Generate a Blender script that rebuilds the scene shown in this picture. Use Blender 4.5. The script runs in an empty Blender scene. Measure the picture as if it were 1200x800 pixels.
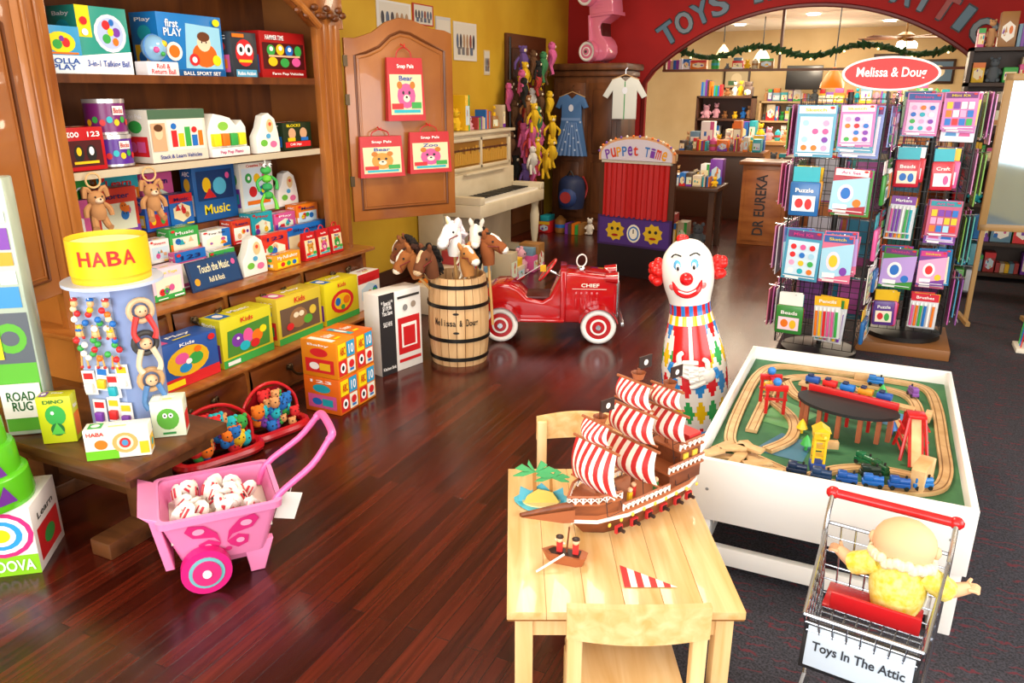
import bpy,bmesh,math,random
from mathutils import Matrix,Vector,Euler
pi=math.pi
rad=math.radians
MATS={}
def lin(h):
    h=h.lstrip('#')
    o=[]
    for i in (0,2,4):
        c=int(h[i:i+2],16)/255
        o.append(c/12.92 if c<=.04045 else ((c+.055)/1.055)**2.4)
    return (*o,1)
def newmat(name):
    m=bpy.data.materials.new(name);m.use_nodes=True
    return m,m.node_tree.nodes,m.node_tree.links,m.node_tree.nodes['Principled BSDF']
def C(h,rough=.45,metal=0,emit=0,coat=0):
    k=(h,rough,metal,emit,coat)
    if k in MATS:return MATS[k]
    m,n,l,b=newmat('paint_'+h.strip('#'))
    b.inputs['Base Color'].default_value=lin(h)
    b.inputs['Roughness'].default_value=rough
    b.inputs['Metallic'].default_value=metal
    b.inputs['Coat Weight'].default_value=coat
    if emit:
        b.inputs['Emission Color'].default_value=lin(h);b.inputs['Emission Strength'].default_value=emit
    MATS[k]=m
    return m
def wood(name,c1,c2,sc=(3,3,40),rough=.4,coat=0.0,bump=.1):
    m,n,l,b=newmat(name)
    tc=n.new('ShaderNodeTexCoord');mp=n.new('ShaderNodeMapping');mp.inputs['Scale'].default_value=sc
    nz=n.new('ShaderNodeTexNoise');nz.inputs['Scale'].default_value=1.0;nz.inputs['Detail'].default_value=6;nz.inputs['Distortion'].default_value=.6
    cr=n.new('ShaderNodeValToRGB');cr.color_ramp.elements[0].position=.3;cr.color_ramp.elements[1].position=.7
    cr.color_ramp.elements[0].color=lin(c1);cr.color_ramp.elements[1].color=lin(c2)
    l.new(tc.outputs['Object'],mp.inputs[0]);l.new(mp.outputs[0],nz.inputs['Vector']);l.new(nz.outputs['Fac'],cr.inputs[0]);l.new(cr.outputs[0],b.inputs['Base Color'])
    bp=n.new('ShaderNodeBump');bp.inputs['Strength'].default_value=bump;bp.inputs['Distance'].default_value=.002
    l.new(nz.outputs['Fac'],bp.inputs['Height']);l.new(bp.outputs[0],b.inputs['Normal'])
    b.inputs['Roughness'].default_value=rough;b.inputs['Coat Weight'].default_value=coat
    return m
def mottled(name,c1,c2,scale,rough=.8,bump=.3):
    m,n,l,b=newmat(name)
    tc=n.new('ShaderNodeTexCoord');nz=n.new('ShaderNodeTexNoise');nz.inputs['Scale'].default_value=scale;nz.inputs['Detail'].default_value=4
    cr=n.new('ShaderNodeValToRGB');cr.color_ramp.elements[0].position=.35;cr.color_ramp.elements[1].position=.65
    cr.color_ramp.elements[0].color=lin(c1);cr.color_ramp.elements[1].color=lin(c2)
    l.new(tc.outputs['Object'],nz.inputs['Vector']);l.new(nz.outputs['Fac'],cr.inputs[0]);l.new(cr.outputs[0],b.inputs['Base Color'])
    bp=n.new('ShaderNodeBump');bp.inputs['Strength'].default_value=bump;bp.inputs['Distance'].default_value=.004
    l.new(nz.outputs['Fac'],bp.inputs['Height']);l.new(bp.outputs[0],b.inputs['Normal'])
    b.inputs['Roughness'].default_value=rough
    return m
TX={}
def textmesh(s):
    if s in TX:return TX[s]
    cu=bpy.data.curves.new('t','FONT');cu.body=s;cu.size=1;cu.offset=.018;cu.resolution_u=3;cu.space_line=.8;cu.align_x='CENTER'
    o=bpy.data.objects.new('t',cu);bpy.context.collection.objects.link(o)
    bpy.context.view_layer.update()
    dg=bpy.context.evaluated_depsgraph_get()
    me=bpy.data.meshes.new_from_object(o.evaluated_get(dg))
    vs=[v.co.copy() for v in me.vertices];fs=[tuple(p.vertices) for p in me.polygons]
    bpy.data.objects.remove(o);bpy.data.curves.remove(cu);bpy.data.meshes.remove(me)
    xs=[v.x for v in vs] or [0];ys=[v.y for v in vs] or [0]
    TX[s]=(vs,fs,min(xs),max(xs),min(ys),max(ys))
    return TX[s]
def catmull(P,n,closed=False):
    P=[Vector(p) for p in P];out=[];N=len(P)
    rng=N if closed else N-1
    for i in range(rng):
        if closed: a,b,c,d=P[i-1],P[i],P[(i+1)%N],P[(i+2)%N]
        else: a,b,c,d=P[max(i-1,0)],P[i],P[i+1],P[min(i+2,N-1)]
        for k in range(n):
            t=k/n
            out.append(.5*((2*b)+(c-a)*t+(2*a-5*b+4*c-d)*t*t+(3*b-a-3*c+d)*t**3))
    if not closed:out.append(P[-1])
    return out
class M:
    def __init__(s,name):
        s.name=name;s.bm=bmesh.new();s.ml=[];s.X=Matrix();s.st=[]
    def mi(s,m):
        if isinstance(m,str):m=C(m)
        if m not in s.ml:s.ml.append(m)
        return s.ml.index(m)
    def push(s,loc=(0,0,0),rot=(0,0,0),sc=(1,1,1)):
        s.st.append(s.X.copy());s.X=s.X@Matrix.LocRotScale(Vector(loc),Euler(rot),Vector(sc));return s
    def pop(s):s.X=s.st.pop();return s
    def poly(s,pts,m):
        vs=[s.bm.verts.new(s.X@Vector(p)) for p in pts]
        f=s.bm.faces.new(vs);f.material_index=s.mi(m);f.smooth=True;return f
    def box(s,x0,x1,y0,y1,z0,z1,m,bv=0):
        k=s.mi(m)
        vs=[s.bm.verts.new(s.X@Vector((x,y,z))) for x in (x0,x1) for y in (y0,y1) for z in (z0,z1)]
        fs=[]
        for q in ((0,1,3,2),(4,6,7,5),(0,4,5,1),(2,3,7,6),(0,2,6,4),(1,5,7,3)):
            f=s.bm.faces.new([vs[i] for i in q]);f.material_index=k;f.smooth=True;fs.append(f)
        if bv:
            es=list({e for f in fs for e in f.edges})
            r=bmesh.ops.bevel(s.bm,geom=es,offset=bv,segments=2,affect='EDGES',profile=.5)
            for f in r['faces']:f.smooth=True;f.material_index=k
    def rings(s,R,m,cap=True,closed=True,loop=False,colf=None):
        k=s.mi(m) if m is not None else 0
        V=[[s.bm.verts.new(s.X@Vector(p)) for p in r] for r in R]
        n=len(R[0]);N=len(R)
        for i in range(N if loop else N-1):
            for j in range(n if closed else n-1):
                a,b,c,d=V[i][j],V[i][(j+1)%n],V[(i+1)%N][(j+1)%n],V[(i+1)%N][j]
                try:
                    f=s.bm.faces.new((a,b,c,d));f.smooth=True
                    f.material_index=s.mi(colf(i,j)) if colf else k
                except ValueError:pass
        if cap and not loop and closed:
            for r,i in ((V[0],0),(V[-1],N-1)):
                try:
                    f=s.bm.faces.new(r);f.smooth=True;f.material_index=s.mi(colf(min(i,N-2),0)) if colf else k
                except ValueError:pass
    def lathe(s,prof,m,seg=24,cap=True,colf=None,sx=1,sy=1):
        R=[[(r*sx*math.cos(2*pi*j/seg),r*sy*math.sin(2*pi*j/seg),z) for j in range(seg)] for r,z in prof]
        s.rings(R,m,cap,colf=colf)
    def sph(s,c,r,m,seg=14,rot=(0,0,0)):
        if not hasattr(r,'__len__'):r=(r,r,r)
        s.push(c,rot,r);n=max(5,seg//2)
        s.lathe([(max(math.sin(pi*i/n),.02),-math.cos(pi*i/n)) for i in range(n+1)],m,seg);s.pop()
    def tube(s,P,r,m,seg=8,closed=False,n=0,el=1):
        if n:
            if hasattr(r,'__len__'):
                rr=[Vector((a,0,0)) for a in r];r=[v.x for v in catmull(rr,n,closed)]
            P=catmull(P,n,closed)
        P=[Vector(p) for p in P];N=len(P)
        if not hasattr(r,'__len__'):r=[r]*N
        R=[];nor=None
        for i in range(N):
            if closed:t=P[(i+1)%N]-P[i-1]
            else:t=P[min(i+1,N-1)]-P[max(i-1,0)]
            if t.length<1e-9:t=Vector((0,0,1))
            t.normalize()
            if nor is None:
                nor=t.cross(Vector((0,0,1)))
                if nor.length<.05:nor=t.cross(Vector((0,1,0)))
            nor=(nor-t*nor.dot(t)).normalized();bi=t.cross(nor)
            R.append([P[i]+(nor*math.cos(2*pi*j/seg)*el+bi*math.sin(2*pi*j/seg))*max(r[i],.0004) for j in range(seg)])
        s.rings(R,m,loop=closed)
    def cyl(s,a,b,r,m,seg=16,r2=None):
        s.tube([a,b],[r,r if r2 is None else r2],m,seg)
    def prism(s,pts,y0,y1,m,bv=0):
        k=s.mi(m);n=len(pts)
        A=[s.bm.verts.new(s.X@Vector((x,y0,z))) for x,z in pts];B=[s.bm.verts.new(s.X@Vector((x,y1,z))) for x,z in pts]
        fs=[s.bm.faces.new(A),s.bm.faces.new(B[::-1])]
        for i in range(n):fs.append(s.bm.faces.new((A[i],B[i],B[(i+1)%n],A[(i+1)%n])))
        for f in fs:f.material_index=k;f.smooth=True
        if bv:
            es=[e for f in fs[:2] for e in f.edges]
            bmesh.ops.recalc_face_normals(s.bm,faces=fs)
            r=bmesh.ops.bevel(s.bm,geom=es,offset=bv,segments=3,affect='EDGES',profile=.5)
            for f in r['faces']:f.smooth=True;f.material_index=k
    def plan(s,pts,z0,z1,m,t=1):
        k=s.mi(m);n=len(pts)
        A=[s.bm.verts.new(s.X@Vector((x*t,y*t,z0))) for x,y in pts];B=[s.bm.verts.new(s.X@Vector((x,y,z1))) for x,y in pts]
        fs=[s.bm.faces.new(A[::-1]),s.bm.faces.new(B)]
        for i in range(n):fs.append(s.bm.faces.new((A[i],A[(i+1)%n],B[(i+1)%n],B[i])))
        for f in fs:f.material_index=k;f.smooth=True
    def text(s,t,x0,x1,z0,z1,m,y=-.002,keep=False):
        vs,fs,a,b,c,d=textmesh(t)
        if not fs:return
        w=max(b-a,.01);h=max(d-c,.01);kx=(x1-x0)/w;kz=(z1-z0)/h
        if keep:kx=kz=min(kx,kz)
        cx=(x0+x1)/2;cz=(z0+z1)/2;k=s.mi(m)
        V=[s.bm.verts.new(s.X@Vector((cx+(v.x-(a+b)/2)*kx,y,cz+(v.y-(c+d)/2)*kz))) for v in vs]
        for f in fs:
            try:
                g=s.bm.faces.new([V[i] for i in f]);g.material_index=k
            except ValueError:pass
    def ell(s,cx,cz,rx,rz,m,y=-.001,n=16):
        s.poly([(cx+rx*math.cos(2*pi*i/n),y,cz+rz*math.sin(2*pi*i/n)) for i in range(n)],m)
    def rect(s,x0,x1,z0,z1,m,y=-.001):
        s.poly([(x0,y,z0),(x1,y,z0),(x1,y,z1),(x0,y,z1)],m)
    def art(s,w,h,items,y=-.001,x0=0,z0=0):
        for k,it in enumerate(items):
            yy=y-.0005*k;t=it[0]
            if t=='r':s.rect(x0+it[1]*w,x0+it[3]*w,z0+it[2]*h,z0+it[4]*h,it[5],yy)
            elif t=='o':s.ell(x0+it[1]*w,z0+it[2]*h,it[3]*w,it[4]*h,it[5],yy)
            elif t=='t':s.text(it[6],x0+it[1]*w,x0+it[3]*w,z0+it[2]*h,z0+it[4]*h,it[5],yy)
            elif t=='p':s.poly([(x0+a*w,yy,z0+b*h) for a,b in it[1]],it[2])
    def done(s,loc=(0,0,0),rz=0,rot=None,sc=1,parent=None):
        bmesh.ops.recalc_face_normals(s.bm,faces=s.bm.faces)
        me=bpy.data.meshes.new(s.name);s.bm.to_mesh(me);s.bm.free()
        for m in s.ml:me.materials.append(m)
        me.set_sharp_from_angle(angle=rad(38))
        o=bpy.data.objects.new(s.name,me);bpy.context.collection.objects.link(o)
        o.location=loc;o.rotation_euler=rot if rot else (0,0,rz);o.scale=(sc,sc,sc)
        return o
PAL=['#d8252a','#eebf20','#1d6fc4','#38a84a','#e87818','#7a3aa8','#f4f2ee','#20a8b8','#d85a98']
WORDS=['Play','ABC','First Toys','Blocks','Toy Set','Learn','Music','Baby','Sorter','Stacker','Builder','Shapes','Zoo Pals','123']
def rart(rnd,base='#ffffff'):
    pal=[c for c in PAL if c!=base]
    it=[]
    c=rnd.choice(pal);st=rnd.random()
    if st<.3:it.append(('r',.0,.74,1,1,c))
    elif st<.5:it.append(('p',[(0,0),(1,0),(1,.3),(0,.5)],c))
    elif st<.65:it.append(('r',.7,0,1,1,c))
    elif st<.8:it.append(('r',0,0,1,.22,c))
    bg=rnd.choice(['#fbf6ea','#f6e6b8','#cde4f2','#e8f0d8'])
    if rnd.random()<.5:it.append(('r',.08,.16,.92,.7,bg))
    else:it.append(('p',[(.5+.42*math.cos(a*.524)*(1 if a%2 else .86),.43+.3*math.sin(a*.524)*(1 if a%2 else .86)) for a in range(12)],bg))
    for k in range(rnd.randint(4,6)):
        a=.22+.56*rnd.random();b=.24+.38*rnd.random();r=.05+.05*rnd.random();q=rnd.random();cc=rnd.choice(pal+['#c89058','#e8b890'])
        if q<.35:
            it.append(('o',a,b,r*1.2,r*1.3,cc));it.append(('o',a-r*.4,b+r*.3,.012,.02,'#181818'));it.append(('o',a+r*.4,b+r*.3,.012,.02,'#181818'))
        elif q<.6:it.append(('r',a-r,b-r*.9,a+r,b+r*.9,cc))
        elif q<.8:it.append(('p',[(a-r*1.2,b-r),(a+r*1.2,b-r),(a,b+r*1.4)],cc))
        else:it.append(('o',a,b,r,r*1.2,cc));it.append(('o',a,b,r*.5,r*.6,rnd.choice(pal)))
    tc=rnd.choice(['#ffffff','#f7e015','#1a1a60','#d01818']) if base not in('#ffffff','#f4f2ee','#f0f0f0') else rnd.choice(['#d01818','#1a4fa8','#1a1a1a'])
    it.append(('t',.18,.79,.8,.9,tc,rnd.choice(WORDS)))
    it.append(('o',.1,.93,.07,.045,'#d8252a'))
    it.append(('r',.62,.05,.94,.1,rnd.choice(['#ffffff','#f7c815'])));it.append(('r',.08,.05,.4,.08,'#fafafa'))
    return it
def pbox(name,loc,rz,w,d,h,base,items=None,seed=0,side=True,top=None):
    rnd=random.Random(seed+int(w*1000))
    m=M(name);m.box(0,w,0,d,0,h,C(base,.35),.002)
    m.art(w,h,items if items is not None else rart(rnd,base))
    if side:
        c=rnd.choice(PAL)
        m.push((0,d,0),(0,0,-pi/2));m.art(d,h,[('r',.1,.12,.9,.5,c),('o',.5,.68,.25,.12,rnd.choice(PAL)),('o',.35,.3,.14,.1,rnd.choice(PAL)),('r',.5,.2,.8,.4,rnd.choice(PAL)),('t',.2,.84,.8,.92,'#ffffff' if base!='#f4f2ee' else '#222222',rnd.choice(WORDS))]);m.pop()
        m.push((w,0,0),(0,0,pi/2));m.art(d,h,[('r',.1,.12,.9,.6,c),('t',.2,.7,.8,.8,'#ffffff' if base!='#f4f2ee' else '#222222',rnd.choice(WORDS)),('o',.5,.35,.2,.12,rnd.choice(PAL))]);m.pop()
        m.push((0,0,h),(-pi/2,0,0));m.art(w,d,[('r',.06,.15,.28,.85,top or rnd.choice(PAL)),('o',.17,.5,.07,.2,'#f4f2ee'),('t',.38,.4,.75,.65,'#ffffff' if base not in('#f4f2ee','#f0f0f0') else '#c02020',rnd.choice(WORDS)),('r',.38,.2,.66,.28,'#f7e015')],y=-.001);m.pop()
    return m.done(loc,rz)
def sbox(name,x,y0,y1,z0,z1,d,base,items=None,seed=0,dr=0):
    return pbox(name,(x,y0,z0),pi/2+dr,(y1-y0)*math.cos(dr),d,z1-z0,base,items,seed)
# ------------------------------------------------------------ materials
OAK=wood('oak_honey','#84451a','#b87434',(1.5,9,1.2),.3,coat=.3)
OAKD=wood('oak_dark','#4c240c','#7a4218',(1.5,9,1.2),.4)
DRAWER=wood('walnut_drawer','#4e240e','#7e421a',(9,1.5,9),.28,coat=.3)
PINE=wood('pine','#d0a060','#e6c490',(28,2.2,28),.36,coat=.2)
PINE2=wood('pine_legs','#d2a668','#e8c896',(22,22,2),.4)
TRACK=wood('track_wood','#bf9460','#dcb888',(14,14,14),.5)
BARR=wood('barrel_wood','#c2935e','#e6c08e',(14,14,1.5),.5)
ARM=wood('armoire_wood','#44240f','#744424',(6,6,1.5),.4)
BENCH=wood('bench_wood','#3c2212','#6a4022',(2,14,14),.35)
CREAM=wood('cream_paint','#cfc0a0','#e2d5b8',(3,3,3),.4)
BRZ=C('#4a3a26',.35,.8)
CHROME=C('#c8ccd2',.2,1)
WHITE=C('#f0efec',.35)
BLACK=C('#141414',.4)
def floor_mat():
    m,n,l,b=newmat('hardwood_planks')
    tc=n.new('ShaderNodeTexCoord');mp=n.new('ShaderNodeMapping');mp.inputs['Rotation'].default_value=(0,0,pi/2)
    br=n.new('ShaderNodeTexBrick');br.inputs['Scale'].default_value=1;br.inputs['Brick Width'].default_value=1.3;br.inputs['Row Height'].default_value=.056
    br.inputs['Mortar Size'].default_value=.0013;br.offset=.37;br.inputs['Mortar'].default_value=lin('#140503')
    br.inputs['Color1'].default_value=lin('#371009');br.inputs['Color2'].default_value=lin('#5a1e10');br.inputs['Bias'].default_value=-.1
    l.new(tc.outputs['Object'],mp.inputs[0]);l.new(mp.outputs[0],br.inputs['Vector'])
    m2=n.new('ShaderNodeMapping');m2.inputs['Scale'].default_value=(45,2.0,1)
    nz=n.new('ShaderNodeTexNoise');nz.inputs['Scale'].default_value=1;nz.inputs['Detail'].default_value=7
    l.new(tc.outputs['Object'],m2.inputs[0]);l.new(m2.outputs[0],nz.inputs['Vector'])
    cr=n.new('ShaderNodeValToRGB');cr.color_ramp.elements[0].color=(.5,.46,.44,1);cr.color_ramp.elements[1].color=(1.3,1.28,1.28,1)
    cr.color_ramp.elements[0].position=.3;cr.color_ramp.elements[1].position=.72
    l.new(nz.outputs['Fac'],cr.inputs[0])
    mx=n.new('ShaderNodeMix');mx.data_type='RGBA';mx.blend_type='MULTIPLY';mx.inputs['Factor'].default_value=1
    l.new(br.outputs['Color'],mx.inputs['A']);l.new(cr.outputs[0],mx.inputs['B']);l.new(mx.outputs['Result'],b.inputs['Base Color'])
    n3=n.new('ShaderNodeTexNoise');n3.inputs['Scale'].default_value=2.2;n3.inputs['Detail'].default_value=3
    l.new(tc.outputs['Object'],n3.inputs['Vector'])
    mr=n.new('ShaderNodeMapRange');mr.inputs['To Min'].default_value=.14;mr.inputs['To Max'].default_value=.32
    l.new(n3.outputs['Fac'],mr.inputs['Value']);l.new(mr.outputs[0],b.inputs['Roughness'])
    bp=n.new('ShaderNodeBump');bp.inputs['Strength'].default_value=.35;bp.inputs['Distance'].default_value=.0015
    ad=n.new('ShaderNodeMath');ad.operation='MULTIPLY_ADD';ad.inputs[1].default_value=-1.5
    l.new(br.outputs['Fac'],ad.inputs[0]);l.new(nz.outputs['Fac'],ad.inputs[2]);l.new(ad.outputs[0],bp.inputs['Height']);l.new(bp.outputs[0],b.inputs['Normal'])
    b.inputs['Specular IOR Level'].default_value=.55
    return m
def carpet_mat():
    m,n,l,b=newmat('patterned_carpet')
    tc=n.new('ShaderNodeTexCoord')
    wv=n.new('ShaderNodeTexWave');wv.inputs['Scale'].default_value=8;wv.inputs['Distortion'].default_value=5;wv.inputs['Detail'].default_value=2;wv.inputs['Detail Scale'].default_value=3;wv.bands_direction='Y'
    cr=n.new('ShaderNodeValToRGB');cr.color_ramp.elements[0].position=.86;cr.color_ramp.elements[1].position=.95;cr.color_ramp.elements[0].color=(0,0,0,1);cr.color_ramp.elements[1].color=(1,1,1,1)
    nb=n.new('ShaderNodeTexNoise');nb.inputs['Scale'].default_value=14;nb.inputs['Detail'].default_value=1
    c2=n.new('ShaderNodeValToRGB');c2.color_ramp.elements[0].position=.46;c2.color_ramp.elements[1].position=.56
    ml=n.new('ShaderNodeMath');ml.operation='MULTIPLY'
    nz=n.new('ShaderNodeTexNoise');nz.inputs['Scale'].default_value=140
    cb=n.new('ShaderNodeValToRGB');cb.color_ramp.elements[0].color=lin('#18161c');cb.color_ramp.elements[1].color=lin('#3c3a44');cb.color_ramp.elements[0].position=.35;cb.color_ramp.elements[1].position=.65
    mx=n.new('ShaderNodeMix');mx.data_type='RGBA';mx.inputs['B'].default_value=lin('#571f2a')
    for x in(wv,nb,nz):l.new(tc.outputs['Object'],x.inputs['Vector'])
    l.new(wv.outputs['Fac'],cr.inputs[0]);l.new(nb.outputs['Fac'],c2.inputs[0]);l.new(cr.outputs[0],ml.inputs[0]);l.new(c2.outputs[0],ml.inputs[1])
    l.new(nz.outputs['Fac'],cb.inputs[0]);l.new(cb.outputs[0],mx.inputs['A']);l.new(ml.outputs[0],mx.inputs['Factor']);l.new(mx.outputs['Result'],b.inputs['Base Color'])
    b.inputs['Roughness'].default_value=.95
    return m
YEL=mottled('wall_yellow','#c89a18','#dab02c',1.2,.7,.05)
RED=mottled('wall_red','#a00c0c','#b41412',1.5,.75,.05)
BEIGE=mottled('wall_beige','#c8ac7c','#d8c090',1.2,.8,.05)
CEIL=C('#f6eedc',.8)
# ------------------------------------------------------------ room shell
m=M('floor');m.box(-4.1,3.3,-1.6,16,-.1,0,floor_mat());m.done()
m=M('carpet');m.box(-.5,3.2,-1.4,9.0,.0,.006,carpet_mat());m.done()
m=M('wall_left');m.box(-4.1,-4.0,-1.6,10.2,0,3.3,YEL);m.done()
m=M('wall_right');m.box(3.2,3.3,-1.6,.2,0,3.3,YEL);m.box(3.2,3.3,4.2,10.2,0,3.3,YEL);m.box(3.2,3.3,.2,4.2,0,.7,YEL);m.box(3.2,3.3,.2,4.2,2.8,3.3,YEL);m.done()
m=M('wall_front');m.box(-4.1,3.3,-1.6,-1.5,0,.6,YEL);m.box(-4.1,3.3,-1.6,-1.5,2.9,3.3,YEL);m.box(-4.1,-3.6,-1.6,-1.5,.6,2.9,YEL);m.box(2.8,3.3,-1.6,-1.5,.6,2.9,YEL);m.done()
m=M('window_1')
for x in (-3.6,-1.5,.65,2.74):m.box(x,x+.06,-1.58,-1.52,.6,2.9,WHITE)
m.box(-3.6,2.8,-1.58,-1.52,.6,.66,WHITE);m.box(-3.6,2.8,-1.58,-1.52,2.84,2.9,WHITE);m.done()
m=M('window_2')
for y in (.2,1.5,2.8,4.14):m.box(3.22,3.28,y,y+.06,.7,2.8,WHITE)
m.box(3.22,3.28,.2,4.2,.7,.76,WHITE);m.box(3.22,3.28,.2,4.2,2.74,2.8,WHITE);m.done()
m=M('ceiling');m.box(-4.1,3.3,-1.6,10.35,3.3,3.4,C('#e8dcc0',.8));m.done()
m=M('wall_back')
cx,zc,R0=-.985,-.11,2.74
arc=[(cx+R0*math.sin(rad(a)),zc+R0*math.cos(rad(a))) for a in range(-45,46,3)]
arc=[p for p in arc if -2.92<p[0]<.95]
pts=[(-4.1,0),(-2.93,0),(-2.93,1.78)]+arc+[(.96,1.78),(.96,0),(3.3,0),(3.3,3.3),(-4.1,3.3)]
m.prism(pts,10.2,10.35,RED);m.done()
m=M('trim_1')
m.tube([(-2.93,10.18,0),(-2.93,10.18,1.78)]+[(p[0],10.18,p[1]) for p in arc]+[(.96,10.18,1.78),(.96,10.18,0)],.025,C('#6c0c0a',.4),6);m.done()
m=M('arch_lettering')
s="TOYS IN THE ATTIC";cols=['#5b7d92','#7f8f9a','#5b7d92','#6d8496','#a04038']
for i,ch in enumerate(s):
    a=rad(-34+i*70/(len(s)-1))
    if ch==' ':continue
    m.push((cx+2.86*math.sin(a),10.19,zc+2.86*math.cos(a)),(0,a,0))
    w=.2 if ch!='I' else .08
    m.text(ch,-w/2-.016,w/2+.016,-.016,.27,'#20242c',-.006);m.text(ch,-w/2+.02,w/2+.02,0,.25,'#1c2028',-.01)
    m.text(ch,-w/2-.006,w/2-.006,.002,.252,cols[i%5],-.018);m.text(ch,-w/2+.006,w/2+.006,-.002,.248,cols[i%5],-.02);m.pop()
m.done()
m=M('wall_back_room');m.box(-5,3.5,15.9,16,0,2.9,BEIGE);m.done()
m=M('wall_back_room_left');m.box(-5.1,-5,10.35,16,0,2.9,BEIGE);m.done()
m=M('wall_back_room_right');m.box(3.4,3.5,10.35,16,0,2.9,BEIGE);m.done()
m=M('ceiling_back_room');m.box(-5,3.5,10.35,16,2.75,2.9,CEIL);m.done()
m=M('baseboard_left');m.box(-4,-3.98,4.6,10.2,0,.12,C('#4a2410'));m.done()
# ------------------------------------------------------------ hutch
m=M('display_hutch')
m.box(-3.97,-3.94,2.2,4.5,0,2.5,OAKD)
for a,b in ((2.28,2.33),(4.38,4.43)):m.box(-3.94,-3.4,a,b,.62,2.4,OAK)
m.box(-3.42,-3.37,2.24,2.4,.62,2.4,OAK,.006);m.box(-3.42,-3.37,4.22,4.46,.62,2.4,OAK,.006)
for y in (2.29,2.35,4.28,4.34,4.40):m.box(-3.375,-3.36,y-.012,y+.012,.66,2.1,OAK,.005)
m.box(-3.94,-3.42,2.3,4.42,1.735,1.765,OAK);m.box(-3.43,-3.415,2.3,4.42,1.73,1.77,OAKD)
m.box(-3.94,-3.42,2.3,4.42,1.295,1.325,OAK);m.box(-3.43,-3.415,2.3,4.42,1.292,1.328,C('#c9bba0'))
val=[(2.2,2.55),(2.2,2.12),(2.45,2.12),(2.6,2.2),(2.85,2.3),(3.1,2.33),(3.35,2.36),(3.6,2.33),(3.85,2.28),(4.05,2.18),(4.2,2.08),(4.5,2.08),(4.5,2.55)]
m.push((-3.4,0,0),(0,0,pi/2));m.prism(val,-.03,.02,OAK,.004);m.pop()
m.tube([(-3.33,y,z) for y,z in val[2:-2]],.022,OAK,8,n=3)
m.box(-3.97,-3.26,2.14,4.56,2.5,2.62,OAK,.02)
for k in range(12):m.sph((-3.34,4.02+.04*k,2.16+.03*math.sin(k*2)),(.02,.03,.022),OAKD,8)
m.box(-3.94,-3.3,2.2,4.5,.38,.6,OAK);m.box(-3.97,-3.24,2.16,4.54,.6,.625,OAK,.006)
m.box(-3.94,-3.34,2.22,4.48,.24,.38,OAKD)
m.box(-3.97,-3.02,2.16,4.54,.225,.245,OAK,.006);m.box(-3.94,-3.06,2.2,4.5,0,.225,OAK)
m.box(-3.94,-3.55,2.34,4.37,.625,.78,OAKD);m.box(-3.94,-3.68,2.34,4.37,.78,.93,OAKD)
def drawer(y0,y1,z0,z1,x):
    n=10
    R=[]
    for i in range(n+1):
        y=y0+(y1-y0)*i/n;b=.035*math.sin(pi*i/n)**.6
        R.append([(x,y,z0),(x+b+.01,y,z0+.01),(x+b+.02,y,(z0+z1)/2),(x+b+.01,y,z1-.01),(x,y,z1)])
    m.rings(R,DRAWER,cap=False)
    yc=(y0+y1)/2;zc_=(z0+z1)/2;xx=x+.06
    m.tube([(xx,yc-.08,zc_+.03),(xx+.015,yc-.055,zc_-.015),(xx+.02,yc,zc_-.035),(xx+.015,yc+.055,zc_-.015),(xx,yc+.08,zc_+.03)],.008,BRZ,6,n=4)
    for s_ in(-1,1):
        m.sph((xx,yc+s_*.08,zc_+.03),(.014,.022,.022),BRZ,8);m.tube([(xx,yc+s_*.08,zc_+.03),(xx,yc+s_*.105,zc_+.05),(xx,yc+s_*.11,zc_+.02)],[.008,.006,.003],BRZ,6,n=3)
for a,b in ((2.26,2.72),(2.76,3.12),(3.16,3.78),(3.82,4.44)):drawer(a,b,.40,.58,-3.3)
for a,b in ((2.26,2.98),(3.02,3.72),(3.76,4.46)):drawer(a,b,.03,.205,-3.06)
m.done()
def door(name,L,loc,rz):
    m=M(name)
    top=[(L,1.28),(L*.93,1.30),(L*.8,1.31),(L*.62,1.36),(L*.5,1.37),(L*.38,1.34),(L*.25,1.27),(L*.1,1.23),(0,1.23)]
    m.prism([(0,0),(L,0)]+top,0,.03,OAK,.004)
    ins=[(.07,.08),(L-.07,.08),(L-.07,1.16)]+[(L/2+(x-L/2)*.78,z-.09) for x,z in top[2:-1]]+[(.07,1.12)]
    m.tube([(x,-.002,z) for x,z in ins],.01,OAKD,6,closed=True)
    m.tube([(L/2+(x-L/2)*.93,-.002,.6+(z-.6)*.96) for x,z in ins],.006,OAK,6,closed=True)
    for z in (.25,.8,1.05):m.box(-.015,.015,-.012,0,z,z+.07,BRZ)
    return m.done(loc,rz)
door('cabinet_door',.82,(-3.36,4.48,.80),rad(58))
door('cabinet_door',.76,(-3.12,1.52,.80),rad(109))
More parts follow.
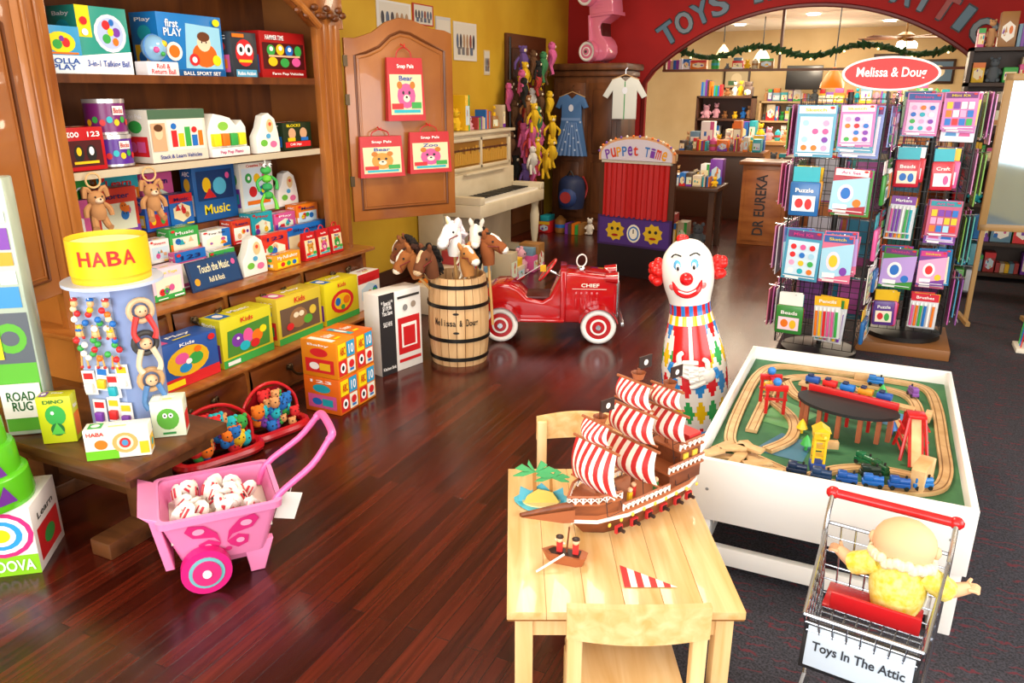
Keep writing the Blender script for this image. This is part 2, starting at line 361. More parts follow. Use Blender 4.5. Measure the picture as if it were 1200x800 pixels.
# --- upper shelf goods
z=1.767
sbox('toy_box',-3.5,2.44,2.64,z,1.98,.2,'#3aa0d8',[('r',0,0,1,.4,'#e0f0fa'),('o',.5,.66,.36,.22,'#f7e015'),('o',.4,.62,.12,.1,'#38a84a'),('o',.62,.66,.1,.1,'#d8252a'),('o',.52,.74,.06,.06,'#7a3aa8'),('r',.1,.42,.9,.46,'#f07818'),('t',.1,.1,.9,.34,'#1a4fa8','ROLLA\nPLAY'),('o',.12,.92,.08,.05,'#d8252a')])
sbox('toy_box',-3.52,2.65,2.93,z,2.08,.2,'#2c9a8a',[('r',0,.55,.26,1,'#f7e015'),('p',[(0,0),(1,0),(1,.36),(0,.28)],'#ffffff'),('o',.62,.62,.32,.28,'#e4e8fa'),('o',.62,.62,.26,.23,'#b8c8f0'),('o',.55,.74,.08,.07,'#d8252a'),('o',.74,.64,.08,.07,'#7a3aa8'),('o',.53,.54,.08,.07,'#38a84a'),('o',.66,.78,.05,.05,'#1d6fc4'),('o',.7,.5,.06,.06,'#f07818'),('o',.62,.64,.06,.06,'#f7e015'),('o',.12,.78,.07,.06,'#d8252a'),('o',.12,.62,.06,.05,'#ffffff'),('t',.08,.1,.92,.22,'#1a4fa8','3-in-1 Talking Ball')])
m=M('toy_ball');m.box(0,.2,0,.09,0,.07,'#e8e6ea',.004)
m.art(.2,.07,[('t',.12,.14,.88,.85,'#d01818','Roll &\nReturn Ball')]);m.push((.1,.05,.137));m.sph((0,0,0),.064,C('#8ab8dc',.15),18);m.tube([(.065*math.cos(t),0,.065*math.sin(t)) for t in [i*pi/8 for i in range(16)]],.005,'#4a80c0',6,closed=True);m.sph((.02,-.05,.02),.018,'#f7c815',8);m.sph((-.03,-.05,-.01),.016,'#e85aa0',8);m.sph((0,-.06,-.03),.012,'#38a84a',8);m.pop();m.done((-3.43,2.94,z),pi/2)
sbox('toy_box',-3.54,3.13,3.58,z,2.09,.2,'#1b7cc8',[('r',.0,0,1,.12,'#0f5a9a'),('p',[(.36,.14),(.96,.14),(.96,.82),(.42,.86)],'#9ad4ee'),('o',.68,.36,.2,.2,'#e86818'),('o',.68,.56,.11,.14,'#f4d8b8'),('o',.68,.66,.1,.08,'#6a3a1c'),('o',.645,.57,.012,.016,'#181818'),('o',.715,.57,.012,.016,'#181818'),('o',.5,.28,.08,.1,'#d8252a'),('o',.86,.28,.07,.09,'#f7e015'),('o',.5,.28,.04,.05,'#ffffff'),('o',.2,.4,.12,.15,'#f4f2ee'),('o',.2,.4,.08,.1,'#f07818'),('t',.07,.64,.34,.9,'#ffffff','first\nPLAY'),('t',.3,.03,.9,.09,'#ffffff','BALL SPORT SET'),('o',.9,.9,.06,.06,'#f7e015')])
sbox('toy_box',-3.5,3.6,3.81,z,2.02,.18,'#30343c',[('o',.5,.55,.35,.3,'#d8252a'),('o',.36,.62,.15,.13,'#ffffff'),('o',.66,.62,.15,.13,'#ffffff'),('o',.36,.62,.06,.06,'#111111'),('o',.66,.62,.06,.06,'#111111'),('r',.25,.34,.75,.4,'#f7c815'),('r',.1,.02,.9,.18,'#58a8d0'),('t',.15,.06,.85,.14,'#ffffff','Robo Action'),('r',.05,.88,.5,.96,'#f07818')])
sbox('toy_box',-3.5,3.84,4.25,z,2.04,.18,'#a81818',[('r',.04,.2,.96,.76,'#4a0c0c'),('o',.22,.6,.09,.12,'#38a84a'),('o',.42,.62,.09,.12,'#f7c815'),('o',.62,.6,.09,.12,'#1d6fc4'),('o',.82,.6,.08,.12,'#38a84a'),('o',.24,.36,.1,.1,'#f7c815'),('o',.5,.34,.1,.1,'#38a84a'),('o',.76,.36,.1,.1,'#e85aa0'),('o',.22,.63,.04,.05,'#ffffff'),('o',.42,.65,.04,.05,'#ffffff'),('o',.62,.63,.04,.05,'#ffffff'),('r',.15,.46,.85,.5,'#e8b890'),('t',.1,.82,.5,.92,'#ffffff','HAMMER TIME'),('t',.2,.06,.9,.13,'#ffffff','Farm Pop Vehicles')])
z=1.3295
sbox('toy_box',-3.46,2.43,2.65,z,1.53,.16,'#c01820',[('r',.08,.1,.92,.7,'#4c0c10'),('o',.35,.4,.12,.2,'#1a1a1a'),('o',.65,.4,.12,.2,'#1a1a1a'),('o',.35,.45,.06,.1,'#f7c815'),('o',.65,.45,.06,.1,'#ffffff'),('r',.2,.16,.8,.22,'#f7c815'),('t',.1,.78,.4,.9,'#ffffff','zoo'),('t',.6,.78,.9,.9,'#ffffff','123')])
def canister(loc,c,h=.155):
    m=M('toy_canister');r=.095
    m.lathe([(r,0),(r,.01),(r,h-.012)],C(c,.3),28);m.lathe([(r+.003,h-.02),(r+.003,h),(0.01,h)],C('#d8d8d8',.25,.6),28);m.lathe([(r+.003,0),(r+.003,.012)],C('#d8d8d8',.25,.6),28)
    for k in range(8):
        a=-1.2+.34*k;m.push((0,0,0),(0,0,a));m.ell(0,h*(.34+.08*(k%2)),.014,.016,['#f7c815','#38a84a','#d8252a','#20b8c8'][k%4],-r-.003);m.pop()
    m.push((0,0,0),(0,0,.3));m.rect(-.03,.03,h*.55,h*.8,'#f4f2ee',-r-.002);m.text('Blocks',-.025,.025,h*.6,h*.75,'#c02020',-r-.004);m.pop()
    m.done(loc,pi/2-.3)
canister((-3.58,2.78,z),'#5a2a98');canister((-3.58,2.77,z+.157),'#7a2470',.17)
sbox('toy_box',-3.47,2.93,3.31,z,1.6,.2,'#e4e0d0',[('r',0,.82,1,1,'#4a6a50'),('r',.3,.22,.95,.8,'#f5efe0'),('r',.36,.28,.46,.6,'#d8252a'),('r',.48,.28,.58,.54,'#f7c815'),('r',.6,.28,.7,.66,'#38a84a'),('r',.72,.28,.82,.5,'#1d6fc4'),('r',.84,.28,.92,.58,'#f07818'),('o',.41,.68,.05,.06,'#1d6fc4'),('o',.77,.6,.05,.06,'#d8252a'),('r',.02,.22,.26,.75,'#d8a880'),('o',.14,.56,.07,.12,'#f0c8a0'),('o',.14,.66,.075,.07,'#5a3418'),('t',.12,.07,.86,.15,'#1a3a90','Stack & Learn Vehicles')])
def popboard(loc,rz,w,cols):
    m=M('toy_box');m.box(0,w,0,.14,0,.05,WHITE,.006)
    P=[(0,.05),(w,.05),(w,.16),(w*.9,.2),(w*.75,.17),(w*.6,.215),(w*.4,.23),(w*.2,.24),(.03,.2),(0,.14)]
    m.prism(P,.02,.11,'#f4f2ea',.006)
    for k,c in enumerate(cols):
        m.box(.02+k*(w-.04)/len(cols),.01+(k+1)*(w-.04)/len(cols),-.008,.03,.06,.13,c,.006)
    m.ell(w*.4,.17,.04,.025,'#8ac848',.019);m.text('Pop Pop Piano',.06,w-.06,.012,.036,'#c04080',-.003);m.done(loc,rz)
popboard((-3.46,3.33,z),pi/2,.30,['#f7e015','#f07818','#38a84a','#e8e020'])
def bearboard(loc,rz,c='#f4f2ea'):
    m=M('toy_package');P=[(0,0),(.2,0),(.2,.06),(.19,.13),(.17,.2),(.12,.235),(.07,.22),(.04,.15),(0,.1)]
    m.prism(P,0,.06,c,.005);m.ell(.12,.16,.03,.04,'#e8c890',-.002);m.ell(.12,.17,.012,.012,'#e05030',-.004);m.ell(.06,.06,.03,.02,'#70c040',-.002);m.ell(.14,.05,.03,.02,'#e070a0',-.003);m.ell(.1,.1,.02,.015,'#50a8d8',-.004);m.done(loc,rz)
bearboard((-3.44,3.67,z),pi/2)
sbox('toy_box',-3.46,3.93,4.2,z,1.5,.16,'#20301c',[('r',.05,.1,.95,.3,'#d8252a'),('o',.3,.6,.13,.2,'#d8a880'),('o',.7,.6,.13,.2,'#d8a880'),('r',.14,.32,.4,.45,'#f7c815'),('r',.6,.32,.86,.45,'#1d6fc4'),('t',.12,.84,.6,.94,'#f7e015','BLOCKS'),('t',.2,.14,.6,.25,'#ffffff','CAR 24pc')])
def step(x,z,y0,y1,z1,base,seed,items=None,d=.1,n='toy_box',dr=0):sbox(n,x,y0,y1,z+.003,z1,d,base,items,seed,dr)
step(-3.7,.93,2.72,2.98,1.2,'#d84030',3);step(-3.7,.93,3.02,3.18,1.12,'#2a5ab8',0,[('t',.1,.6,.9,.86,'#ffffff','PLAY'),('r',.1,.1,.9,.5,'#d8252a'),('o',.3,.3,.1,.12,'#f7c815'),('o',.7,.3,.1,.12,'#38a84a')])
step(-3.7,.93,3.19,3.36,1.12,'#1d6fc4',7);step(-3.7,.93,3.38,3.72,1.26,'#1d5fa4',0,[('t',.2,.12,.8,.3,'#f7e015','Music'),('r',.08,.38,.92,.92,'#0f3a70'),('o',.3,.66,.1,.14,'#f7c815'),('o',.6,.62,.16,.16,'#58c0e0'),('p',[(.2,.42),(.5,.42),(.35,.6)],'#d8252a'),('o',.8,.8,.05,.06,'#e85aa0')])
step(-3.7,.93,3.76,4.06,1.25,'#f0eee0',0,[('r',.06,.1,.94,.9,'#dff0f8'),('o',.25,.7,.1,.1,'#38a84a'),('o',.5,.68,.1,.1,'#f7c815'),('o',.75,.7,.1,.1,'#e85aa0'),('o',.35,.42,.12,.11,'#d8252a'),('o',.65,.42,.12,.11,'#1d6fc4'),('o',.25,.7,.04,.04,'#ffffff'),('o',.65,.42,.05,.05,'#f7e015'),('r',.15,.16,.85,.24,'#f07818'),('t',.2,.9,.8,.97,'#d8252a','Creative Toys')])
step(-3.7,.93,2.42,2.68,1.16,'#4a6a9a',8)
step(-3.82,.93,2.5,2.8,1.25,'#38a84a',61,d=.08);step(-3.82,.93,2.84,3.1,1.26,'#e87818',62,d=.08);step(-3.82,.93,3.12,3.34,1.24,'#d85a98',63,d=.08)
bearboard((-3.7,4.1,.933),pi/2)
step(-3.57,.78,2.75,2.9,.93,'#eebf20',11);step(-3.57,.78,2.91,3.04,.91,'#f4f2ee',41);step(-3.57,.78,3.05,3.26,.95,'#38a84a',12);step(-3.57,.78,3.28,3.5,.9,'#f4f2ee',13);step(-3.57,.78,3.52,3.68,.93,'#d04020',14);step(-3.57,.78,3.69,3.88,.95,'#20a8b8',42);step(-3.57,.78,3.9,4.1,.92,'#d85a98',15);step(-3.57,.78,2.42,2.56,.96,'#c83a7a',16);step(-3.57,.78,2.57,2.72,.92,'#1d6fc4',43);step(-3.57,.78,4.12,4.34,.95,'#e87818',17)
z=.625
m=M('childrens_book');m.box(0,.38,0,.012,0,.17,'#12305a',.002);m.art(.38,.17,[('r',.04,.06,.96,.94,'#18406e'),('t',.2,.55,.8,.82,'#f0e8c0','Touch the Music'),('t',.35,.2,.65,.38,'#f0e8c0','Roll & Rock'),('o',.12,.3,.05,.12,'#e8a020'),('o',.88,.7,.04,.1,'#d85a98')]);m.done((-3.36,2.98,z+.002),rot=(-.25,0,pi/2))
step(-3.38,z,2.74,2.94,.8,'#f8d8e8',21);step(-3.38,z,2.6,2.72,.76,'#e87818',19);step(-3.38,z,2.42,2.58,.8,'#20a8b8',29)
bearboard((-3.37,3.38,z+.002),pi/2);step(-3.33,z,3.60,3.84,.72,'#f0a020',0,[('t',.12,.6,.88,.9,'#ffffff','My Pull-along'),('r',.1,.1,.9,.5,'#f7e015'),('o',.3,.3,.08,.16,'#d8252a'),('o',.52,.3,.08,.16,'#38a84a'),('o',.74,.3,.08,.16,'#1d6fc4')],d=.07)
step(-3.42,z,3.6,3.84,.84,'#d83a28',24,d=.05);step(-3.47,z,2.98,3.2,.84,'#d85a98',25,d=.05);step(-3.47,z,3.22,3.42,.8,'#f4f2ee',26,d=.05);step(-3.48,z,3.88,4.3,.84,'#1d6fc4',27,d=.05)
def giftbag(loc,rz,w,h,c,seed,d=.06,name='gift_bag'):
    m=M(name);rnd=random.Random(seed)
    R=[[(a*w,b*d,zz) for a,b in ((0+.04*t,.3*t),(1-.04*t,.3*t),(1-.04*t,1-.3*t),(0+.04*t,1-.3*t))] for zz,t in ((0,0),(h,1))]
    m.rings(R,C(c,.4))
    m.push((0,0,0),(-math.atan(.3*d/h),0,0))
    m.art(w,h,[('r',.08,.1,.92,.74,rnd.choice(['#f0dcb0','#f4f0e4','#eed020'])),('o',.5,.4,.24,.2,rnd.choice(['#d89838','#38a84a','#d85a98'])),('o',.42,.45,.03,.03,'#222222'),('o',.58,.45,.03,.03,'#222222'),('o',.33,.57,.07,.06,'#c87818'),('o',.67,.57,.07,.06,'#c87818'),('o',.5,.36,.09,.06,'#f4e8d0'),('o',.5,.38,.03,.02,'#222222'),('t',.32,.64,.68,.72,'#1a4fa8',rnd.choice(['Bear','Zoo','Pets','Mix n Match'])),('t',.28,.82,.72,.9,'#ffffff','Snap Pals'),('r',.15,.13,.85,.18,'#20b8c8'),('r',.1,.19,.4,.28,'#d8252a'),('r',.62,.2,.88,.3,'#38a84a')],y=-.003)
    m.pop()
    m.tube([(w*.3,d*.5,h),(w*.34,d*.5,h*1.1),(w*.5,d*.5,h*1.16),(w*.66,d*.5,h*1.1),(w*.7,d*.5,h)],.004,C(c,.4),6,n=4)
    return m.done(loc,rz)
for k,y in enumerate((3.90,4.04,4.18)):giftbag((-3.34,y,z+.003),pi/2,.125,.18,'#c81c20',k+2,d=.05)
# --- ledge cartons
z=.247
sbox('toy_box',-3.10,2.46,2.86,z,.49,.16,'#2a58a8',[('r',0,0,1,.24,'#d8252a'),('o',.5,.54,.34,.32,'#e8b820'),('o',.4,.62,.11,.12,'#e85aa0'),('o',.62,.54,.12,.13,'#38a84a'),('o',.44,.4,.1,.1,'#1d8fd4'),('o',.66,.72,.06,.07,'#f07818'),('o',.5,.52,.05,.06,'#ffffff'),('r',.06,.05,.4,.18,'#f7e015'),('t',.38,.88,.62,.95,'#ffffff','Kids'),('o',.9,.88,.06,.07,'#d8252a')])
sbox('toy_box',-3.10,2.89,3.28,z,.52,.16,'#d8d028',[('r',0,0,1,.16,'#38a84a'),('p',[(.08,.2),(.92,.2),(.95,.78),(.12,.74)],'#4a8a34'),('o',.3,.5,.12,.14,'#7a3aa8'),('o',.5,.52,.1,.16,'#e85aa0'),('o',.68,.46,.11,.13,'#f07818'),('o',.42,.34,.1,.1,'#20b8c8'),('o',.62,.32,.09,.09,'#d8252a'),('o',.8,.56,.07,.08,'#f7e015'),('o',.3,.54,.03,.03,'#ffffff'),('t',.38,.84,.62,.94,'#d8252a','Kids'),('r',.06,.04,.3,.12,'#f4f2ee')])
sbox('toy_box',-3.10,3.33,3.73,z,.53,.16,'#d8c038',[('r',.06,.18,.94,.76,'#6a5240'),('r',0,0,1,.14,'#38a84a'),('o',.45,.48,.2,.22,'#9a7048'),('o',.4,.55,.06,.06,'#f0e0c0'),('o',.52,.55,.06,.06,'#f0e0c0'),('o',.66,.38,.1,.1,'#58a838'),('o',.78,.55,.08,.1,'#e0c040'),('o',.25,.34,.08,.08,'#d8252a'),('t',.38,.82,.62,.94,'#d8252a','Kids')])
sbox('toy_box',-3.10,3.77,4.12,z,.52,.16,'#e0d020',[('r',0,0,1,.14,'#38a84a'),('o',.5,.48,.34,.28,'#d8252a'),('o',.5,.48,.25,.2,'#f7c815'),('o',.36,.5,.08,.1,'#1d6fc4'),('o',.62,.5,.1,.1,'#f07818'),('o',.5,.34,.06,.06,'#38a84a'),('t',.38,.84,.62,.94,'#d8252a','Kids')])
sbox('toy_box',-3.12,4.15,4.4,z,.5,.12,'#f4f2ee',seed=33)
# --- floor cartons
for iz in (0,1):
    for iy in (0,1):
        b='#e06818' if (iz+iy)%2==0 else '#e88c18'
        pbox('activity_blocks_box',(-2.50,3.10+iy*.166,.001+iz*.209),pi/2,.163,.24,.207,b,[('r',.06,.06,.48,.48,'#d8252a'),('r',.52,.06,.94,.48,'#f0f0e0'),('r',.06,.52,.48,.94,'#f7e015'),('r',.52,.52,.94,.94,'#30a0d0'),('o',.27,.27,.14,.14,'#ffffff'),('o',.27,.27,.07,.07,'#222222'),('o',.73,.3,.14,.11,'#d8252a'),('r',.62,.12,.84,.18,'#1d6fc4'),('t',.14,.62,.42,.84,'#d01818','ABC'),('t',.6,.6,.86,.86,'#ffffff','10')],seed=iz*2+iy)
pbox('wagon_box',(-2.64,3.70,.001),rad(76),.35,.14,.52,'#f2f0ec',[('r',0,.0,.36,1,'#2a2a2e'),('r',.42,.2,.95,.66,'#c81820'),('r',.5,.28,.87,.58,'#f2f0ec'),('r',.54,.3,.83,.54,'#c81820'),('t',.05,.74,.31,.92,'#ffffff','* Special *\n$119.96\nYou Save'),('t',.08,.6,.28,.66,'#ffffff','SALE 149.95'),('t',.03,.06,.33,.1,'#ffffff','Kitchen Sink'),('r',.42,.1,.95,.14,'#c81820'),('o',.6,.78,.06,.04,'#888888'),('o',.8,.8,.06,.04,'#a09080'),('r',.42,.9,.95,.93,'#333333')],seed=5,side=False)
def plushbag(loc,rz,w,seed):
    m=M('plush_toy_bag');rnd=random.Random(seed)
    m.tube([(0,0,.03),(w*.5,-.01,.025),(w,0,.03),(w,.14,.03),(w*.5,.15,.03),(0,.14,.03)],.024,C('#b81420',.2),8,closed=True,n=4)
    m.tube([(0,.07,.04),(0.0,.09,.16),(w*.3,.1,.25),(w*.7,.1,.25),(w,.09,.16),(w,.07,.04)],.009,C('#c81824',.2),8,n=4)
    m.rings([[(w*.02,.12,.02),(w*.98,.12,.02)],[(w*.05,.11,.15),(w*.95,.11,.15)],[(w*.3,.10,.24),(w*.7,.10,.24)]],C('#8a1018',.2),cap=False,closed=False)
    for k in range(34):
        c=rnd.choice(['#d8252a','#eebf20','#1d6fc4','#38a84a','#f07818','#7a3aa8','#d89860','#20b8c8'])
        x=.03+rnd.random()*(w-.06);z=.05+rnd.random()*.19*(1-abs(x/w-.5));y=.01+rnd.random()*.08
        r=.02+.018*rnd.random();m.sph((x,y,z),(r,r*.9,r*1.1),C(c,.85),10)
        m.sph((x-.01,y-r*.85,z+.01),.004,'#111111',6);m.sph((x+.012,y-r*.85,z+.01),.004,'#111111',6);m.sph((x-r*.7,y,z+r*.8),r*.35,C(c,.85),6);m.sph((x+r*.7,y,z+r*.8),r*.35,C(c,.85),6)
    m.done(loc,rz)
plushbag((-2.66,2.62,.002),rad(75),.30,1);plushbag((-2.72,2.24,.002),rad(70),.36,2)
def bunny(loc):
    m=M('plush_bunny');F=C('#b88454',.95)
    m.tube([(.034*math.cos(t),0,.0+.034*math.sin(t)) for t in [i*pi/8 for i in range(16)]],.005,C('#d8b078',.6),6,closed=True)
    m.sph((0,0,-.085),(.042,.036,.038),F,14);m.sph((0,-.03,-.092),(.02,.018,.015),'#e8d0b0',10);m.sph((0,-.047,-.085),.005,'#5a2a20',6)
    for s in(-1,1):
        m.sph((s*.016,-.031,-.075),.005,'#111111',6)
        m.tube([(s*.02,0,-.055),(s*.045,0,-.035),(s*.055,-.004,-.08)],[.008,.014,.01],F,6,n=3)
        m.tube([(s*.03,0,-.11),(s*.055,-.005,-.135),(s*.06,-.01,-.17)],[.01,.014,.012],F,8,n=3)
        m.tube([(s*.02,0,-.17),(s*.03,-.02,-.215),(s*.035,-.035,-.225)],[.018,.016,.016],F,8,n=3)
    m.tube([(0,0,-.11),(0,0,-.15),(0,0,-.185)],[.028,.038,.03],F,12,n=4)
    m.done(loc,pi/2-.2)
bunny((-3.385,2.5,1.29));bunny((-3.385,2.82,1.29))
m=M('hanging_frog_toy')
for k in range(4):
    m.sph((0,0,-.06-.05*k),(.035-.004*(k%2),.03,.026),C(['#38a84a','#68c838','#2a9a58','#38a84a'][k],.7),10)
for s in(-1,1):
    m.sph((s*.02,-.02,-.03),.013,'#ffffff',8);m.sph((s*.02,-.032,-.03),.006,'#111111',6)
    m.tube([(s*.03,0,-.1),(s*.07,0,-.13),(s*.06,-.01,-.18)],[.01,.009,.012],C('#38a84a',.7),6,n=3)
    m.tube([(s*.02,0,-.2),(s*.05,0,-.25),(s*.05,-.01,-.3)],[.01,.009,.014],C('#68c838',.7),6,n=3)
m.cyl((0,0,0),(0,0,-.05),.003,WHITE,6);m.done((-3.385,3.66,1.295),pi/2-.2)
def ondoor(x,zz,off=.03):
    a=rad(58);return (-3.36+x*math.cos(a)+off*math.sin(a),4.48+x*math.sin(a)-off*math.cos(a),zz)
for x,zz,w,h,s in ((.27,1.49,.29,.42,1),(.04,1.11,.34,.28,2),(.42,1.12,.34,.29,3)):
    giftbag(ondoor(x,zz,.066),rad(58),w,h,'#c41a22',s,d=.055)
m=M('bag_hook')
for x,zz in ((.415,1.98),(.21,1.43),(.59,1.45)):
    a=ondoor(x,zz+.02,.0);b=ondoor(x,zz,.06);m.tube([a,b,(b[0],b[1],zz+.02)],.004,'#e02020',6)
m.done()
# ------------------------------------------------------------ bench + display tower
m=M('display_bench')
m.box(-3.3,-2.3,1.63,2.12,.36,.4,BENCH,.004);m.box(-3.25,-2.35,1.68,2.07,.3,.36,BENCH)
for x in (-3.1,-2.5):
    m.box(x-.05,x+.05,1.8,1.95,.07,.3,BENCH,.006);m.box(x-.055,x+.055,1.62,2.13,0,.07,BENCH,.008)
m.box(-3.1,-2.5,1.86,1.89,.12,.18,BENCH);m.done()
m=M('toy_display_tower');LB=C('#a4b6dc',.4)
m.lathe([(.17,0),(.17,.014)],LB,32,sy=.7)
m.box(-.14,.05,-.07,.07,.014,.60,LB,.004)
m.push((.05,.01,0));m.lathe([(.085,.014),(.085,.60)],C('#8296c4',.4),24);m.pop()
m.lathe([(.18,.60),(.18,.612)],C('#c2d0ec',.35),36)
m.lathe([(.142,.64),(.142,.775)],C('#f2cc18',.4),36,cap=False);m.lathe([(.138,.612),(.138,.765),(.14,.775)],C('#e8b818',.5),36,cap=False);m.lathe([(.139,.62),(.139,.63)],C('#e8c020'),36)
m.lathe([(.02,.61),(.02,.75)],WHITE,8);m.lathe([(.136,.75),(.136,.755)],C('#fdf2b8'),32)
for k,ch in enumerate('HABA'):
    m.push((0,0,0),(0,0,(k-1.5)*.36+.5));m.text(ch,-.023,.023,.685,.74,'#d02020',-.145);m.pop()
rnd=random.Random(4)
# wooden clip dolls and bead toys hanging on hooks
for x in(-.105,-.04,.02):
    for zz in(.52,.40):
        m.cyl((x,-.07,zz+.03),(x,-.11,zz+.035),.003,CHROME,6)
        for j in range(5):
            m.sph((x+rnd.uniform(-.025,.025),-.09-rnd.random()*.02,zz-.01-j*.018),(.013,.012,.013),rnd.choice(['#d8252a','#eebf20','#38a84a','#f0d8b0','#1d6fc4','#f07818','#f4f2ee']),8)
        m.sph((x,-.10,zz+.015),(.014,.013,.016),'#e8b880',8);m.sph((x,-.10,zz+.03),(.015,.013,.008),rnd.choice(['#c83030','#eebf20','#1d6fc4']),8)
        for s in(-1,1):m.cyl((x+s*.008,-.10,zz-.07),(x+s*.014,-.10,zz-.12),.004,'#d8a860',6);m.sph((x+s*.014,-.10,zz-.12),.007,'#c83030',6)
for x,zz in ((-.11,.16),(-.06,.18),(-.015,.15),(.03,.19),(-.09,.04),(-.03,.05),(.02,.03)):
    m.push((x,-.085,zz),(0,rnd.uniform(-.1,.1),0));m.box(-.022,.03,-.004,.0,0,.10,WHITE);m.rect(-.015,.023,.065,.09,rnd.choice(['#d8252a','#eebf20','#1d6fc4']),-.006);m.box(-.012,.02,-.022,-.004,.012,.05,rnd.choice(PAL),.004);m.pop()
for k,zz in enumerate((.5,.37,.22)):
    m.push((.125,-.055,zz),(0,0,.8));m.tube([(.042*math.cos(t),0,.042*math.sin(t)) for t in [i*pi/8 for i in range(16)]],.011,['#d8b890','#3a3a3a','#c8a070'][k],8,closed=True);m.sph((0,-.01,0),.024,'#e0b890',10)
    for s in(-1,1):m.tube([(s*.02,-.01,-.02),(s*.04,-.02,-.08),(s*.03,-.03,-.11)],[.012,.01,.012],['#c83030','#d8c8a8','#4a7ab0'][k],6,n=3);m.sph((s*.01,-.033,.004),.003,'#111111',6)
    m.pop()
m.done((-2.62,1.95,.401),rad(20))
pbox('toy_box',(-2.50,1.635,.402),rad(40),.22,.07,.12,'#f4f0e4',[('r',0,0,.5,.3,'#6cc020'),('o',.62,.5,.2,.34,'#d8a860'),('o',.62,.5,.13,.24,'#f0e0c0'),('o',.62,.5,.09,.17,'#d03030'),('o',.62,.5,.05,.1,'#4a90c0'),('o',.25,.5,.1,.16,'#f07818'),('r',.84,.1,.98,.5,'#eebf20'),('t',.05,.78,.32,.92,'#d02020','HABA')],seed=2)
pbox('toy_box',(-2.44,1.88,.402),rad(40),.12,.09,.15,'#dce8d0',[('o',.5,.5,.34,.3,'#58a838'),('o',.42,.6,.07,.07,'#ffffff'),('o',.6,.6,.07,.07,'#ffffff'),('o',.42,.6,.03,.03,'#111111'),('o',.6,.6,.03,.03,'#111111'),('r',.3,.08,.7,.14,'#2a8a40')],seed=3)
pbox('toy_box',(-2.78,1.66,.402),rad(38),.12,.07,.19,'#c8d020',[('o',.5,.6,.3,.22,'#38a84a'),('o',.42,.66,.05,.04,'#ffffff'),('o',.5,.3,.2,.14,'#1d6f34'),('p',[(.3,.2),(.7,.2),(.5,.45)],'#58c048'),('t',.2,.86,.8,.94,'#1d6f34','DINO')],seed=4)
m=M('play_rug_pack');m.box(0,.16,0,.1,0,1.0,C('#b0c0b0',.15),.01)
m.art(.16,1.0,[('r',.05,.02,.95,.3,'#5cb034'),('r',.05,.3,.95,.5,'#58606a'),('o',.5,.4,.35,.06,'#5cb034'),('o',.5,.4,.2,.03,'#58606a'),('r',.1,.52,.9,.60,'#3a90d0'),('r',.1,.61,.5,.66,'#e83030'),('r',.55,.61,.9,.66,'#f0f0f0'),('r',.1,.68,.9,.73,'#f0a020'),('r',.1,.74,.5,.82,'#38a84a'),('r',.52,.74,.9,.82,'#7a3aa8'),('r',.1,.84,.9,.88,'#e0e0e0'),('r',.2,.32,.3,.48,'#f7e015'),('t',.2,.9,.8,.95,'#ffffff','TOYS')])
m.box(0.01,.15,-.016,-.008,.08,.22,'#f4f4f0');m.text('ROAD\nRUG',.03,.13,.11,.19,'#1a5a2a',-.018);m.done((-2.97,1.645,.402),rad(38))
pbox('craft_kit_box',(-2.90,1.24,.001),rad(38),.36,.26,.27,'#f4f2ee',[('r',0,0,1,.3,'#8cd020'),('o',.7,.62,.3,.34,'#d83080'),('o',.7,.62,.25,.28,'#ffffff'),('o',.7,.62,.2,.22,'#30a0e0'),('o',.7,.62,.14,.16,'#ffffff'),('o',.7,.62,.09,.1,'#f7e015'),('r',.04,.34,.38,.94,'#b8d8f0'),('t',.5,.07,.96,.24,'#ffffff','ZOOVA'),('o',.2,.6,.08,.14,'#e8b890'),('o',.2,.72,.09,.08,'#5a3418'),('r',.1,.34,.3,.48,'#e83080')],seed=7)
m=M('stacking_cup_toy');G=C('#5cc020',.25)
m.lathe([(.155,0),(.16,.02),(.15,.11),(.145,.115),(.13,.12),(.125,.21),(.12,.22),(.105,.225),(.1,.31),(.09,.33),(.02,.335)],G,32)
for a in (-.9,-.2,.5):
    m.push((0,0,0),(0,0,a));m.poly([(-.035,-.162,.03),(.035,-.162,.03),(0,-.160,.10)],'#6a2a90');m.poly([(-.03,-.137,.125),(.03,-.137,.125),(0,-.133,.2)],'#6a2a90');m.pop()
m.done((-2.805,1.43,.273),rad(55))
# ------------------------------------------------------------ pink cart
m=M('toy_cart');PK=C('#f28cc0',.3);PKD=C('#d8307e',.3)
def tub(z0,z1,s0,s1,mat,cap=False):
    def rr(s,z):
        L,W=.2*s,.165*s*1.05;o=[]
        for cx_,cy_,a0 in ((L-.03,W-.03,0),(-L+.03,W-.03,90),(-L+.03,-W+.03,180),(L-.03,-W+.03,270)):
            for k in range(4):
                a=rad(a0+k*30);o.append((cx_+.03*math.cos(a),cy_+.03*math.sin(a),z))
        return o
    m.rings([rr(s0,z0),rr(s1,z1)],mat,cap)
tub(.09,.29,.72,1.0,PK);tub(.1,.291,.69,.97,C('#d874a8',.4));tub(.275,.30,1.05,1.06,PK);tub(.30,.302,1.06,.97,PK,False);tub(.06,.1,.6,.72,PK)
m.prism([(-.26,.33),(-.2,.30),(-.17,.1),(-.2,.1),(-.23,.3)],-.15,.15,PK,.004)
